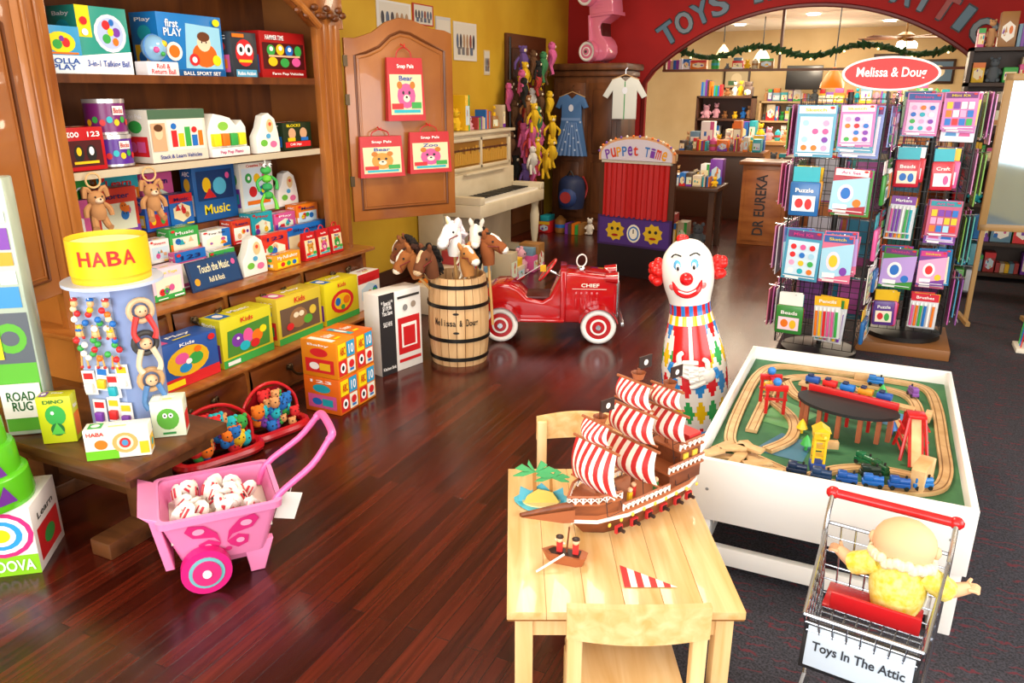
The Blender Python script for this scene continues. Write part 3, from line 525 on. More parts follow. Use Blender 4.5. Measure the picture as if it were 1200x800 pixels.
for s in(-1,1):
    m.cyl((-.07,s*.15,.085),(-.07,s*.19,.085),.085,C('#e02080',.3),28);m.cyl((-.07,s*.189,.085),(-.07,s*.194,.085),.06,C('#78c0c8',.3),24);m.cyl((-.07,s*.193,.085),(-.07,s*.2,.085),.048,PKD,24);m.cyl((-.07,s*.2,.085),(-.07,s*.206,.085),.015,C('#ffffff'),12)
    m.prism([(.08,0),(.13,0),(.17,.12),(.06,.14)],s*.10-.02,s*.10+.02,PK,.005)
    m.tube([(.16,s*.14,.22),(.2,s*.14,.30),(.33,s*.13,.39),(.40,s*.115,.47)],.012,C('#f06aae',.3),10,n=4)
m.tube([(.40,-.115,.47),(.42,-.09,.49),(.42,.09,.49),(.40,.115,.47)],.015,C('#f06aae',.3),10,n=4)
m.push((0,-.128,.11),(math.atan(.05/.2),0,0))
for s in(-1,1):
    m.poly([(s*.01,-.006,.06),(s*.03,-.006,.09),(s*.10,-.006,.105),(s*.125,-.006,.14),(s*.11,-.006,.165),(s*.06,-.006,.155),(s*.02,-.006,.11)],PKD)
    m.poly([(s*.01,-.006,.06),(s*.05,-.006,.085),(s*.085,-.006,.07),(s*.08,-.006,.035),(s*.045,-.006,.02),(s*.02,-.006,.04)],PKD)
    m.ell(s*.08,.132,.02,.014,'#f8a8cc',-.008);m.ell(s*.055,.055,.014,.012,'#f8a8cc',-.008)
    m.ell(s*.012,.025,.012,.01,PKD,-.008)
m.pop()
rnd=random.Random(9)
m.box(-.17,.17,-.14,.14,.19,.215,'#d8ccc4')
for k in range(38):
    x=-.14+.28*rnd.random();y=-.115+.23*rnd.random();h=.045*(1-abs(x)/.2)*(1-abs(y)/.2)
    m.push((x,y,.235+h+.03*rnd.random()),(rnd.uniform(-.7,.7),rnd.uniform(-.7,.7),rnd.random()*3));m.sph((0,0,0),(.032,.012,.042),C('#ece4dc',.35),8)
    m.box(-.012,-.003,-.0135,.0135,-.02,.02,'#c83040',.002);m.box(.006,.011,-.0135,.0135,-.02,.02,'#c83040',.002)
    if k%3==0:m.box(-.004,.006,-.014,.014,.0,.014,'#2a2a2a',.002)
    m.pop()
m.push((.25,-.135,.32),(.2,.3,0));m.box(-.03,.045,-.003,0,-.14,-.02,'#f4f2ee');m.cyl((0,0,-.02),(0,0,.03),.0015,WHITE,4);m.pop()
m.done((-2.06,1.81,.001),rad(50))
# ------------------------------------------------------------ barrel with hobby horses
m=M('wooden_barrel')
prof=[(.180,0),(.193,.12),(.198,.29),(.193,.46),(.18,.575)]
seg=22
for k in range(seg):
    a0=2*pi*k/seg+.012;a1=2*pi*(k+1)/seg-.012
    R=[]
    for r,z in prof:
        R.append([(r*math.cos(a0),r*math.sin(a0),z),(r*math.cos(a1),r*math.sin(a1),z),((r-.015)*math.cos(a1),(r-.015)*math.sin(a1),z),((r-.015)*math.cos(a0),(r-.015)*math.sin(a0),z)])
    m.rings(R,BARR)
m.lathe([(.17,.03),(.17,.05)],BARR,22)
for z,r in ((.05,.189),(.18,.199),(.40,.199),(.525,.189)):m.lathe([(r,z-.012),(r+.004,z-.012),(r+.004,z+.012),(r,z+.012)],C('#15130f',.4,.3),44,cap=False)
for k,ch in enumerate('Melissa & Doug'):
    if ch==' ':continue
    big=ch in 'MD';hh={'M':.325,'D':.325,'l':.325,'&':.32,'i':.318}.get(ch,.306)
    m.push((0,0,0),(0,0,(k-6.5)*.105+.42));m.text(ch,-.0095 if ch not in'il' else -.003,.0095 if ch not in'il' else .003,.278,hh,'#181410',-.203);m.pop()
for k in range(2):m.push((0,0,0),(0,0,.42));m.ell(0,.235 if k==0 else .36,.02,.008,'#181410',-.205);m.pop()
m.done((-2.38,4.22,0.001))
def horse(loc,rz,lean,c,mane,muz,stick,bz=0,sc=.9,seed=3):
    m=M('stick_horse');F=C(c,.9);N=C(mane,.95)
    m.tube([stick,(0,0,-.02)],.011,C('#c89a5c'),8)
    m.tube([(0,0,-.03),(0.0,0,.05),(.0,0,.12),(-.005,0,.15)],[.045,.055,.052,.04],F,12,n=4)
    m.tube([(.03,0,.155),(-.03,0,.15),(-.08,0,.115),(-.125,0,.08),(-.14,0,.07)],[.035,.056,.046,.042,.026],F,12,n=4,el=.95)
    m.sph((-.13,0,.075),(.036,.038,.032),C(muz,.9),10)
    m.tube([(-.04,0,.20),(-.09,0,.165),(-.12,0,.12)],[.012,.014,.008],C(muz,.9),6,n=2,el=1.3)
    for s in(-1,1):
        m.tube([(.0,s*.03,.18),(.0,s*.045,.22),(-.005,s*.05,.24)],[.017,.017,.004],F,8,n=3)
        m.sph((-.06,s*.047,.15),.009,'#100c0a',8);m.sph((-.155,s*.014,.085),.005,'#20120c',6)
        m.tube([(-.02,s*.052,.12),(-.1,s*.046,.11),(-.1,s*.03,.06)],.004,'#7a1a18',6)
    rnd=random.Random(seed)
    for k in range(18):
        t=k/17;p=(.03+.03*math.sin(t*pi),rnd.uniform(-.02,.02),.21-.2*t);m.tube([p,(p[0]+.03,p[1]+rnd.uniform(-.03,.03),p[2]-.01),(p[0]+.035,p[1]+rnd.uniform(-.04,.04),p[2]-.06)],[.018,.016,.006],N,6,n=2)
    for k in range(4):m.tube([(.0,0,.205),(-.03,rnd.uniform(-.02,.02),.20),(-.06,rnd.uniform(-.03,.03),.165)],[.014,.013,.005],N,6)
    if bz:m.tube([(-.05,0,.19),(-.08,0,.26)],[.01,.001],C('#f0d8a0',.4),8)
    m.done(loc,rot=(0,lean,rz),sc=sc)
horse((-2.64,4.10,.64),rad(10),-.4,'#7a4420','#1c120c','#efe4d0',(.22,.06,-.5),sc=.85)
horse((-2.56,4.02,.60),rad(40),-.3,'#9a5a28','#3a1c10','#efe4d0',(.16,.06,-.42),seed=4,sc=.85)
horse((-2.46,4.04,.61),rad(75),-.3,'#6a3a1c','#140c08','#d8b890',(.12,.0,-.42),seed=5,sc=.85)
horse((-2.40,4.22,.72),rad(80),-.05,'#f2efec','#e6d8e0','#fbf8f6',(.01,0,-.6),1,.92)
horse((-2.20,4.30,.66),rad(195),.1,'#8a4a20','#1a1410','#efe8dc',(.02,0,-.5),seed=6,sc=.85)
horse((-2.26,4.14,.61),rad(150),.25,'#b5793c','#e8dcc4','#efe8dc',(.12,0,-.45),seed=7,sc=.8)
horse((-2.30,4.34,.72),rad(110),-.1,'#d8d0c4','#2a201c','#f4ece0',(0,0,-.55),seed=8,sc=.85)
# ------------------------------------------------------------ pedal car
def pedalcar(name,loc,rot,c,tire,full=True,sc=1):
    m=M(name);B=C(c,.12,0,0,.8);T=C(tire,.5)
    P=[(0,.17),(0,.29),(.03,.35),(.09,.385),(.17,.385),(.24,.35),(.30,.29),(.40,.27),(.45,.30),(.50,.41),(.53,.465),(.58,.475),(.84,.455),(.885,.43),(.90,.38),(.90,.15),(.84,.12),(.1,.12)]
    m.prism(P,-.13,.13,B,.02)
    m.prism([(.52,.14),(.52,.49),(.56,.485),(.56,.14)],-.155,.155,B,.012)
    m.box(.05,.55,-.17,.17,.13,.155,B,.01);m.box(.25,.45,-.11,.11,.275,.30,'#4a0c0c',.01)
    m.prism([(.895,.16),(.895,.41),(.905,.42),(.915,.41),(.915,.16)],-.1,.1,CHROME,.003)
    for k in range(6):m.box(.915,.92,-.085+.032*k,-.072+.032*k,.17,.39,'#7a1414')
    m.box(.93,.95,-.2,.2,.12,.15,CHROME,.006)
    for s in(-1,1):
        m.cyl((.82,s*.12,.44),(.9,s*.12,.44),.03,B,14,r2=.042);m.cyl((.9,s*.12,.44),(.905,s*.12,.44),.038,WHITE,14)
        for wx in (.12,.78):
            y=s*.2
            m.push((wx,y,.12),(pi/2,0,0))
            m.tube([(.1*math.cos(t),.1*math.sin(t),0) for t in [i*pi/14 for i in range(28)]],.02,T,10,closed=True)
            m.lathe([(.085,-.012),(.085,.012)],C(c,.2),24);m.lathe([(.055,-.018),(.055,.018)],T,24);m.lathe([(.042,-.02),(.042,.02)],C(c,.2),20);m.lathe([(.018,-.028),(.018,.028)],CHROME,12);m.pop()
            m.cyl((wx,0,.12),(wx,y,.12),.01,CHROME,8)
            R=[]
            for i in range(13):
                a=rad(15+150*i/12);R.append([(wx+.135*math.cos(a),s*.14,.12+.135*math.sin(a)),(wx+.135*math.cos(a),s*.235,.12+.135*math.sin(a)),(wx+.128*math.cos(a),s*.235,.12+.128*math.sin(a)),(wx+.128*math.cos(a),s*.14,.12+.128*math.sin(a))])
            m.rings(R,B)
    for k in range(5):
        for s in(-1,1):m.box(.62+.035*k,.635+.035*k,s*.132-.003,s*.132+.003,.22,.34,B,.002)
    if full:
        m.text('CHIEF',.66,.78,.375,.4,'#f4efe0',-.134);m.rect(.60,.83,.36,.363,'#f4efe0',-.133)
        m.push((.43,0,.46),(0,-.9,0));m.tube([(.09*math.cos(t),.09*math.sin(t),0) for t in [i*pi/12 for i in range(24)]],.008,C('#c8282c',.3),8,closed=True);m.cyl((-.09,0,0),(.09,0,0),.006,CHROME,8);m.cyl((0,-.09,0),(0,.09,0),.006,CHROME,8);m.pop()
        m.cyl((.43,0,.46),(.55,0,.4),.008,CHROME,8)
        m.push((.66,0,.528),(0,0,.5));m.tube([(.038*math.cos(t),0,.042*math.sin(t)) for t in [i*pi/10 for i in range(20)]],.005,C('#e8e6e0',.3),8,closed=True);m.pop()
        m.push((.66,0,.47));m.lathe([(.03,0),(.028,.01),(.018,.016),(.004,.02)],CHROME,16);m.pop()
        m.push((.22,-.02,.39),(.3,.0,0));m.cyl((0,0,0),(.18,0,.13),.002,WHITE,4);m.box(.16,.2,-.002,.002,.07,.12,'#f0c030');m.pop()
    return m.done(loc,rot=rot,sc=sc)
pedalcar('pedal_car',(-2.48,4.80,.001),(0,0,rad(21)),'#b40e16','#f4f2ee',sc=1.04)
# ------------------------------------------------------------ clown bop bag
m=M('clown_bop_bag')
P=catmull([(.02,0,0),(.11,.0,0),(.145,.05,0),(.165,.18,0),(.172,.32,0),(.16,.44,0),(.13,.57,0),(.108,.66,0),(.106,.72,0),(.125,.80,0),(.132,.88,0),(.118,.96,0),(.07,1.02,0),(.02,1.04,0)],6)
prof=[(p.x,p.y) for p in P];SG=96
DC=['#f4f2ee','#e0202a','#f4f2ee','#f2c818','#f4f2ee','#2a8ad8','#f4f2ee','#30a858']
def ccol(i,j):
    z=(prof[i][1]+prof[min(i+1,len(prof)-1)][1])/2;a=((j+.5)/SG*360+90)%360
    if a>180:a-=360
    if z>.715:return C('#f4f2ee',.2)
    if z>.66:return C('#c81820',.2) if int((a+360)//12)%2 else C('#2a7ad0',.2)
    if z>.61:return C('#f2c818',.2) if int((a+366)//12)%2 else C('#f4f2ee',.2)
    if abs(a)<38 and z>.44-.12*math.cos(rad(a*2.2)):
        if abs(a)<4:return C('#f4f2ee',.2)
        return C('#d01c20',.2)
    u=(a+360)/45;v=z/.15
    p_=int(math.floor(u*2+v));q_=int(math.floor(u*2-v))
    if (p_+q_)%2==0:return C(['#e0202a','#f2c818','#2a8ad8','#30a858'][(p_*3+q_)//2%4],.2)
    return C('#f4f2ee',.2)
# finer vertical sampling of the profile for a crisp harlequin pattern
pr2=[]
for i in range(len(prof)-1):
    for k in range(2):
        t=k/2;pr2.append((prof[i][0]*(1-t)+prof[i+1][0]*t,prof[i][1]*(1-t)+prof[i+1][1]*t))
pr2.append(prof[-1]);prof=pr2
m.lathe(prof,None,SG,colf=ccol)
m.sph((0,-.145,.865),.034,C('#e01820',.1),16)
def fdec(a,z,rx,rz,c,out=.0):
    r=min(prof,key=lambda q:abs(q[1]-z))[0]
    m.push((0,0,0),(0,0,rad(a)));m.sph((0,-r+.004-out,z),(rx,.008,rz),C(c,.2),12);m.pop()
for s in(-1,1):
    fdec(s*20,.925,.022,.034,'#58a8e0');fdec(s*18,.92,.012,.022,'#ffffff',.004);fdec(s*17,.917,.007,.012,'#101010',.008)
    m.tube([(s*.02,-.114,.975),(s*.05,-.104,.985),(s*.07,-.095,.97)],.004,'#101010',6,n=3)
    fdec(s*38,.82,.02,.02,'#f08080')
m.tube([(-.07,-.104,.85),(-.05,-.122,.80),(0,-.132,.78),(.05,-.122,.80),(.07,-.104,.85)],[.006,.015,.018,.015,.006],C('#d81820',.2),8,n=5)
m.tube([(-.05,-.130,.803),(0,-.146,.79),(.05,-.130,.803)],.005,C('#ffffff',.2),6,n=5)
rnd=random.Random(2)
for s in(-1,1):
    for k in range(16):
        m.sph((s*(.130+.05*rnd.random()),.0+rnd.uniform(-.03,.03),.83+.10*rnd.random()),.025,C('#d81a18',.3),8)
for k in range(6):m.sph((rnd.uniform(-.03,.03),0,1.035+.012*rnd.random()),.02,C('#d81a18',.3),8)
for s,a,z in((-1,-20,.40),(1,26,.36)):
    m.push((0,0,0),(0,0,rad(a)));G=C('#fbfaf6',.25)
    m.push((0,-.178,z),(0,0,0));m.sph((0,0,0),(.042,.018,.04),G,14)
    for k in range(4):m.tube([(s*-.02,0,-.03+.022*k),(s*-.07,0,-.045+.028*k),(s*-.1,.005,-.05+.03*k)],[.013,.014,.011],G,8,n=3)
    m.tube([(0,0,.03),(s*.0,0,.07),(s*-.02,0,.09)],[.014,.014,.011],G,8,n=3);m.tube([(s*.04,0,-.02),(s*.055,0,0),(s*.04,0,.03)],.014,C('#2a8ad8',.3),8);m.pop();m.pop()
m.lathe([(.14,0),(.16,.015),(.14,.04)],C('#2a7ad0',.2),32)
m.done((-.70,3.78,.001),rot=(0,-.13,rad(10)),sc=.97)
# ------------------------------------------------------------ puppet theatre
m=M('puppet_theater');W=.76
m.box(0,W,0,.03,0,.30,C('#1c1418',.4));m.box(0,.06,0,.035,.3,1.1,C('#4a2a18'));m.box(W-.06,W,0,.035,.3,1.1,C('#4a2a18'))
for s,x in ((-1,0),(1,W)):m.push((x,.03,0),(0,0,s*.5));m.box(min(0,-s*.02),max(0,-s*.02),0,.32,0,1.08,C('#caa066'));m.pop()
m.box(.0,W,-.012,.03,.29,.57,C('#3a2058',.4));m.rect(.02,W-.02,.31,.55,'#4a2c7a',-.014)
for x in(.19,.58):
    m.poly([(x+.09*math.cos(rad(a))*(1.15 if (a//20)%2 else .9),-.016,.43+.085*math.sin(rad(a))*(1.15 if (a//20)%2 else .9)) for a in range(0,360,20)],'#d8b020')
    m.ell(x-.03,.45,.016,.016,'#222222',-.018);m.ell(x+.03,.45,.016,.016,'#222222',-.018);m.ell(x,.39,.035,.012,'#a01818',-.018)
m.ell(.385,.42,.07,.085,'#f0e8d0',-.017);m.ell(.385,.42,.056,.068,'#3a78c0',-.019);m.ell(.385,.42,.042,.052,'#f4f0e0',-.021);m.rect(.38,.39,.42,.46,'#111111',-.023)
R=[]
for i in range(61):
    x=.05+(W-.1)*i/60;y=-.015+.012*math.sin(i*1.3)+.006*math.sin(i*.5);R.append([(x,y,.56),(x,y*.9,.8),(x,y*.6,1.09)])
m.rings(R,C('#b80c0c',.65),cap=False,closed=False)
m.box(0.03,W-.03,-.03,0,1.06,1.09,C('#c8c0b0'))
pts=[(0,1.08),(W,1.08),(W,1.14)]+[(W/2+.38*math.cos(rad(a)),1.14+.16*math.sin(rad(a))) for a in range(10,171,16)]+[(0,1.14)]
m.prism(pts,-.03,0,C('#d8a070',.5));pts2=[(W/2+(x-W/2)*.93,1.09+(z-1.09)*.86+.005) for x,z in pts];m.prism(pts2,-.036,-.03,C('#d8d0dc',.5))
for k in range(18):
    a=rad(8+k*164/17);m.sph((W/2+.38*math.cos(a),-.035,1.14+.16*math.sin(a)),.012,['#f07818','#f0e8d0','#7a50a8'][k%3],8)
for k,ch in enumerate('PuPPet Time'):
    if ch==' ':continue
    m.push((W/2+.056*(k-5),-.04,1.165-.035*(abs(k-5)/5)**2),(0,(k-5)*.06,0));m.text(ch,-.024,.024,-.035,.05,['#7a3aa8','#d84020','#e8a020','#3878c0'][k%4],-.002);m.pop()
m.done((-2.40,7.02,.001),rad(-10))
# ------------------------------------------------------------ train table
x0,x1,y0,y1=-.47,.41,2.48,3.84;H=.475
m=M('train_table');WH=C('#f3f2f0',.3)
m.box(x0,x1,y0,y0+.022,.24,H,WH,.003);m.box(x0,x1,y1-.022,y1,.24,H,WH,.003);m.box(x0,x0+.022,y0+.02,y1-.02,.24,H,WH,.003);m.box(x1-.022,x1,y0+.02,y1-.02,.24,H,WH,.003)
GM=mottled('play_mat_green','#2c6040','#457e50',6,.7,.05)
m.box(x0+.02,x1-.02,y0+.02,y1-.02,.40,.415,GM)
for x in(x0+.01,x1-.08):
    for y in (y0+.01,y1-.08):m.box(x,x+.07,y,y+.07,.007,.3,WH,.004)
m.box(x0+.02,x1-.02,y0+.03,y0+.06,.05,.12,WH,.003);m.box(x0+.03,x0+.06,y0+.05,y1-.05,.05,.10,WH);m.box(x1-.06,x1-.03,y0+.05,y1-.05,.05,.10,WH)
m.ell(x0+.06,.36,.006,.006,'#888888',y0-.001);m.ell(x1-.06,.36,.006,.006,'#888888',y0-.001)
m.poly([(-.35,3.05,.4165),(-.2,3.0,.4165),(-.1,3.2,.4165),(-.25,3.3,.4165)],'#5a9a60');m.poly([(.0,3.25,.4165),(.2,3.2,.4165),(.25,3.35,.4165),(.05,3.4,.4165)],'#4a8ab8');m.poly([(-.3,2.75,.4165),(-.12,2.72,.4165),(-.1,2.9,.4165),(-.22,2.95,.4165)],'#386e88')
m.done()
m=M('wooden_train_track')
def track(P,closed=False,z0=.4175,w=.022,n=6):
    Q=catmull([(a[0],a[1],(a[2] if len(a)>2 else 0)) for a in P],n,closed);N=len(Q);R=[];G1=[];G2=[]
    for i in range(N):
        t=(Q[(i+1)%N]-Q[i-1]) if closed else (Q[min(i+1,N-1)]-Q[max(i-1,0)])
        t.z=0;t.normalize();s=Vector((-t.y,t.x,0));q=Q[i]+Vector((0,0,z0))
        R.append([q-s*w,q+s*w,q+s*w+Vector((0,0,.013)),q-s*w+Vector((0,0,.013))])
        u=Vector((0,0,.0135));G1.append([q+s*.010+u,q+s*.014+u]);G2.append([q-s*.014+u,q-s*.010+u])
    m.rings(R,TRACK,loop=closed,cap=not closed);m.rings(G1,C('#8a6238',.6),cap=False,closed=False,loop=closed);m.rings(G2,C('#8a6238',.6),cap=False,closed=False,loop=closed)
track([(-.40,2.85),(-.41,3.2),(-.40,3.55),(-.33,3.72),(-.1,3.75),(.15,3.74),(.3,3.7),(.34,3.5),(.345,3.1),(.34,2.8),(.28,2.66),(.1,2.6),(-.1,2.58),(-.25,2.65),(-.36,2.72)],True)
track([(-.33,2.9),(-.32,3.3),(-.28,3.55),(-.1,3.66),(.1,3.63),(.24,3.55),(.27,3.3),(.22,3.1)])
track([(-.2,3.5),(0,3.5),(.12,3.42),(.18,3.25),(.24,3.0),(.27,2.8)])
track([(-.33,3.3),(-.2,3.1),(-.18,2.9),(-.25,2.75)]);track([(-.1,2.58),(.0,2.7),(.12,2.76),(.3,2.75)])
track([(-.28,3.55),(-.2,3.35),(-.05,3.3),(.05,3.42),(0,3.58)])
for k,(x,y,a) in enumerate(((-.38,2.6,.2),(-.33,2.58,1.4),(-.3,2.66,-.3),(-.4,2.68,1.1),(-.26,2.57,.6),(-.42,2.56,.9),(-.31,2.72,2.2),(-.22,2.53,.1),(-.36,2.63,.5),(-.28,2.61,1.9))):
    m.push((x,y,.4315+.0135*(k%3)),(0,0,a));m.box(-.05,.05,-.02,.02,0,.012,TRACK,.002);m.pop()
for x,y,a in ((.05,3.68,.1),(.1,3.2,1.0),(-.15,3.42,.5),(-.05,2.85,.3),(.3,3.3,1.4)):m.push((x,y,.431),(0,0,a));m.box(-.04,.04,-.012,.012,0,.03,TRACK,.002);m.pop()
m.push((.26,2.70,.4175),(0,0,1.3));m.prism([(-.07,0),(.07,0),(.07,.085),(.05,.095),(-.05,.095),(-.07,.085)],-.022,.022,TRACK,.002);m.pop()
m.done()
m=M('toy_train_bridge')
RD=C('#c01a1c',.3)
m.push((-.27,3.1,.431),(0,0,.3))
for dy in (0,.13):
    for s in(-1,1):m.box(s*.035-.006,s*.035+.006,dy-.006,dy+.006,0,.12,RD)
    m.box(-.045,.045,dy-.008,dy+.008,.10,.125,RD,.002);m.box(-.045,.045,dy-.007,dy+.007,.06,.068,RD);m.sph((0,dy,.14),.018,'#2a78c8',8)
m.box(-.008,.008,0,.13,.115,.122,RD);m.pop()
m.push((.0,3.06,.431),(0,0,-.25))
arc2=[(.19*math.cos(rad(a)),.13*math.sin(rad(a))) for a in range(-180,1,12)]+[(.17,.035),(0,.05),(-.17,.035)]
m.plan(arc2,.10,.112,C('#15171a',.5))
for a in range(-170,0,27):m.box(.165*math.cos(rad(a))-.008,.165*math.cos(rad(a))+.008,.105*math.sin(rad(a))-.008,.105*math.sin(rad(a))+.008,0,.10,C('#a05838'))
for x in(-.16,-.08,0,.08,.16):m.box(x-.006,x+.006,.02,.03,0,.1,RD)
m.box(-.17,.17,.045,.06,.10,.135,RD,.003)
m.pop()
m.push((.02,3.17,.53),(0,0,-.28));m.box(-.22,.22,-.02,.02,0,.012,TRACK)
for k,x in enumerate((-.17,-.1,-.03,.04,.11)):
    m.box(x-.028,x+.028,-.014,.014,.02,.045,['#1d4fa0','#d82020','#1d6fc4','#d89020','#1d4fa0'][k],.004);m.box(x-.02,x+.0,-.011,.011,.045,.055,'#1a2a50',.002)
    for wx in(-.018,.018):
        for s in(-1,1):m.cyl((x+wx,s*.012,.018),(x+wx,s*.017,.018),.006,'#1a1a1a',8)
for x in(-.2,.2):m.box(x-.01,x+.01,-.01,.01,-.1,0,RD)
m.pop()
m.push((.23,2.93,.431),(0,0,.15))
for s in(-1,1):
    for t in(-1,1):m.tube([(s*.045,t*.07,0),(s*.025,t*.025,.15)],.006,RD,6)
    for z in (.03,.07,.11):m.cyl((s*.042,-.06*(1-z*3.5),z),(s*.042,.06*(1-z*3.5),z),.004,RD,6)
m.push((0,-.05,.075),(.9,0,0));m.box(-.025,.025,-.1,.1,-.004,.004,RD);m.box(-.016,.016,-.1,.1,.004,.01,TRACK);m.pop()
m.box(-.03,.03,-.03,.03,.148,.16,RD,.002);m.pop()
m.push((-.07,2.655,.432),(0,0,.2));YL=C('#e0b820',.3)
m.box(-.025,.025,-.025,.025,0,.03,'#2a4a9a',.003)
for s in(-1,1):
    for t in(-1,1):m.box(s*.018-.004,s*.018+.004,t*.018-.004,t*.018+.004,.03,.12,YL)
for z in (.05,.08,.11):m.box(-.02,.02,-.02,.02,z,z+.006,YL)
m.box(-.026,.026,-.026,.026,.12,.15,YL,.004);m.prism([(-.03,.15),(.03,.15),(0,.17)],-.028,.028,YL);m.cyl((0,-.02,.14),(0,-.09,.16),.005,YL,6);m.pop()
m.done()
def train(name,pts,cols):
    m=M(name)
    for (x,y,a),c in zip(pts,cols):
        m.push((x,y,.4325),(0,0,a))
        m.box(-.034,.034,-.014,.014,.008,.024,C(c,.25),.003);m.box(-.03,.0,-.013,.013,.024,.045,C(c,.25),.004);m.cyl((.0,0,.03),(.032,0,.03),.011,C(c,.25),10);m.cyl((.02,0,.035),(.02,0,.05),.004,'#1a1a1a',8)
        for wx in(-.022,.022):
            for s in(-1,1):m.cyl((wx,s*.012,.008),(wx,s*.017,.008),.008,'#1a1a1a',10)
        m.pop()
    m.done()
train('toy_train',[(-.13,2.585,0),(-.05,2.575,0),(.03,2.585,.1),(.11,2.6,.15),(.19,2.62,.2),(.26,2.655,.5)],['#182848','#203a60','#1d4f9a','#1d5fb0','#1d4f9a','#2a70b8'])
train('toy_train',[(.08,2.76,-.6),(.13,2.71,-.8),(.1,2.67,.3)],['#14603a','#1a5030','#203028'])
train('toy_train',[(-.33,3.35,1.4),(.25,3.55,1.9),(.1,3.63,0)],['#e8a020','#7a4a9a','#2a70b8'])
m=M('toy_tree')
for x,y,c in ((-.15,2.98,'#e8c020'),(.13,3.52,'#38a84a'),(-.1,3.22,'#c81a1c'),(.17,3.12,'#2a78c8'),(-.12,2.83,'#38a84a')):
    m.push((x,y,.4175));m.lathe([(.006,0),(.006,.02),(.022,.022),(.012,.045),(.002,.06)],C(c,.4),10);m.pop()
m.done()
# ------------------------------------------------------------ play table
TH=rad(25.3)
def RF(r,f):return (r*math.cos(TH)-f*math.sin(TH),r*math.sin(TH)+f*math.cos(TH))
m=M('childrens_table');w,d=.29,.37
for k in range(6):m.box(-w+2*w*k/6+.0004,-w+2*w*(k+1)/6-.0004,-d,d,.478,.50,PINE,.0012)
m.box(-w+.002,w-.002,-d+.002,d-.002,.473,.497,C('#8a5a28'));m.box(-w+.03,w-.03,-d+.03,d-.03,.41,.474,PINE2)
for x in(-w+.02,w-.065):
    for y in(-d+.02,d-.065):m.box(x,x+.045,y,y+.045,.001,.473,PINE2,.004)
X,Y=RF(.277,1.93);m.done((X,Y,0),TH)
def chair(loc,rz,top=.60):
    m=M('childrens_chair')
    w=.142
    m.box(-w,w,.0,.27,.275,.295,PINE,.005)
    for s in(-1,1):
        m.box(s*w-.0175,s*w+.0175,-.02,.012,.001,top-.01,PINE2,.005);m.box(s*(w-.015)-.0175,s*(w-.015)+.0175,.23,.262,.001,.275,PINE2,.005)
        m.box(s*(w-.01)-.008,s*(w-.01)+.008,.01,.24,.12,.145,PINE2,.003)
    R=[]
    for i in range(13):
        x=-w-.02+(2*w+.04)*i/12;y=-.012-.022*math.sin(pi*i/12);t=.012*math.sin(pi*i/12)
        R.append([(x,y-.009,top-.085),(x,y+.009,top-.085),(x,y+.009,top+t),(x,y-.009,top+t)])
    m.rings(R,PINE)
    m.box(-w,w,.235,.255,.22,.275,PINE2);m.box(-w,w,-.008,.008,.22,.275,PINE2)
    m.done(loc,rz)
X,Y=RF(.285,1.46);chair((X,Y,0),TH,.605)
X,Y=RF(.25,2.52);chair((X,Y,0),TH+pi,.585)
# ------------------------------------------------------------ pirate ship
m=M('toy_pirate_ship');BR=wood('ship_brown','#5a2a14','#8a4a26',(12,12,30),.5);BR2=C('#a05a34',.5);RS=C('#c0282a',.5);WS=C('#f6f0e6',.5);DK=C('#2a1610',.5)
hull=[(-.22,0),(-.17,-.045),(-.08,-.07),(.05,-.075),(.17,-.07),(.22,-.055),(.22,.055),(.17,.07),(.05,.075),(-.08,.07),(-.17,.045)]
m.plan(hull,0,.045,BR,.82);m.plan([(x*1.03,y*1.04) for x,y in hull],.045,.055,WS);m.plan([(x*1.02,y*1.0) for x,y in hull],.055,.068,BR2)
m.box(.09,.225,-.066,.066,.068,.11,BR);m.box(.08,.232,-.072,.072,.11,.117,BR2);m.box(.14,.228,-.06,.06,.117,.165,BR);m.box(.13,.236,-.066,.066,.165,.171,BR2);m.box(.18,.232,-.055,.055,.171,.20,RS)
m.plan([(-.225,0),(-.17,-.045),(-.11,-.06),(-.11,.06),(-.17,.045)],.068,.10,BR);m.plan([(-.24,0),(-.175,-.05),(-.105,-.066),(-.105,.066),(-.175,.05)],.10,.106,BR2)
def rail(ax,ay,bx,by,z):
    n=max(2,int(math.hypot(bx-ax,by-ay)/.018))
    for i in range(n+1):
        x=ax+(bx-ax)*i/n;y=ay+(by-ay)*i/n;m.box(x-.002,x+.002,y-.002,y+.002,z,z+.02,WS)
        if i<n:
            x2=ax+(bx-ax)*(i+1)/n;y2=ay+(by-ay)*(i+1)/n;m.cyl((x,y,z+.002),(x2,y2,z+.02),.0014,WS,4);m.cyl((x,y,z+.02),(x2,y2,z+.002),.0014,WS,4)
    m.cyl((ax,ay,z+.021),(bx,by,z+.021),.0035,BR2,6)
for s in(-1,1):
    rail(-.1,s*.07,.08,s*.075,.068);rail(.08,s*.07,.232,s*.07,.117);rail(.13,s*.064,.236,s*.064,.171);rail(-.24,0,-.175,s*.05,.106);rail(-.175,s*.05,-.105,s*.066,.106)
    for x in (-.12,-.06,0,.06,.12,.17):
        m.box(x-.012,x+.012,s*.074-.004,s*.074+.004,.012,.034,RS);m.box(x-.007,x+.007,s*.077-.004,s*.077+.004,.016,.03,DK);m.cyl((x,s*.07,.023),(x,s*.095,.023),.005,DK,8)
    for x in(.16,.2):m.box(x-.01,x+.01,s*.062-.002,s*.062+.002,.13,.155,'#e8c040')
    for k in range(9):m.sph((-.16+.045*k,s*.078,.05),(.006,.003,.006),'#e8c040',6)
m.tube([(-.19,0,.09),(-.27,0,.11),(-.40,0,.135)],[.012,.009,.005],BR,8);m.prism([(-.40,.13),(-.26,.06),(-.2,.04),(-.2,.08)],-.006,.006,BR2)
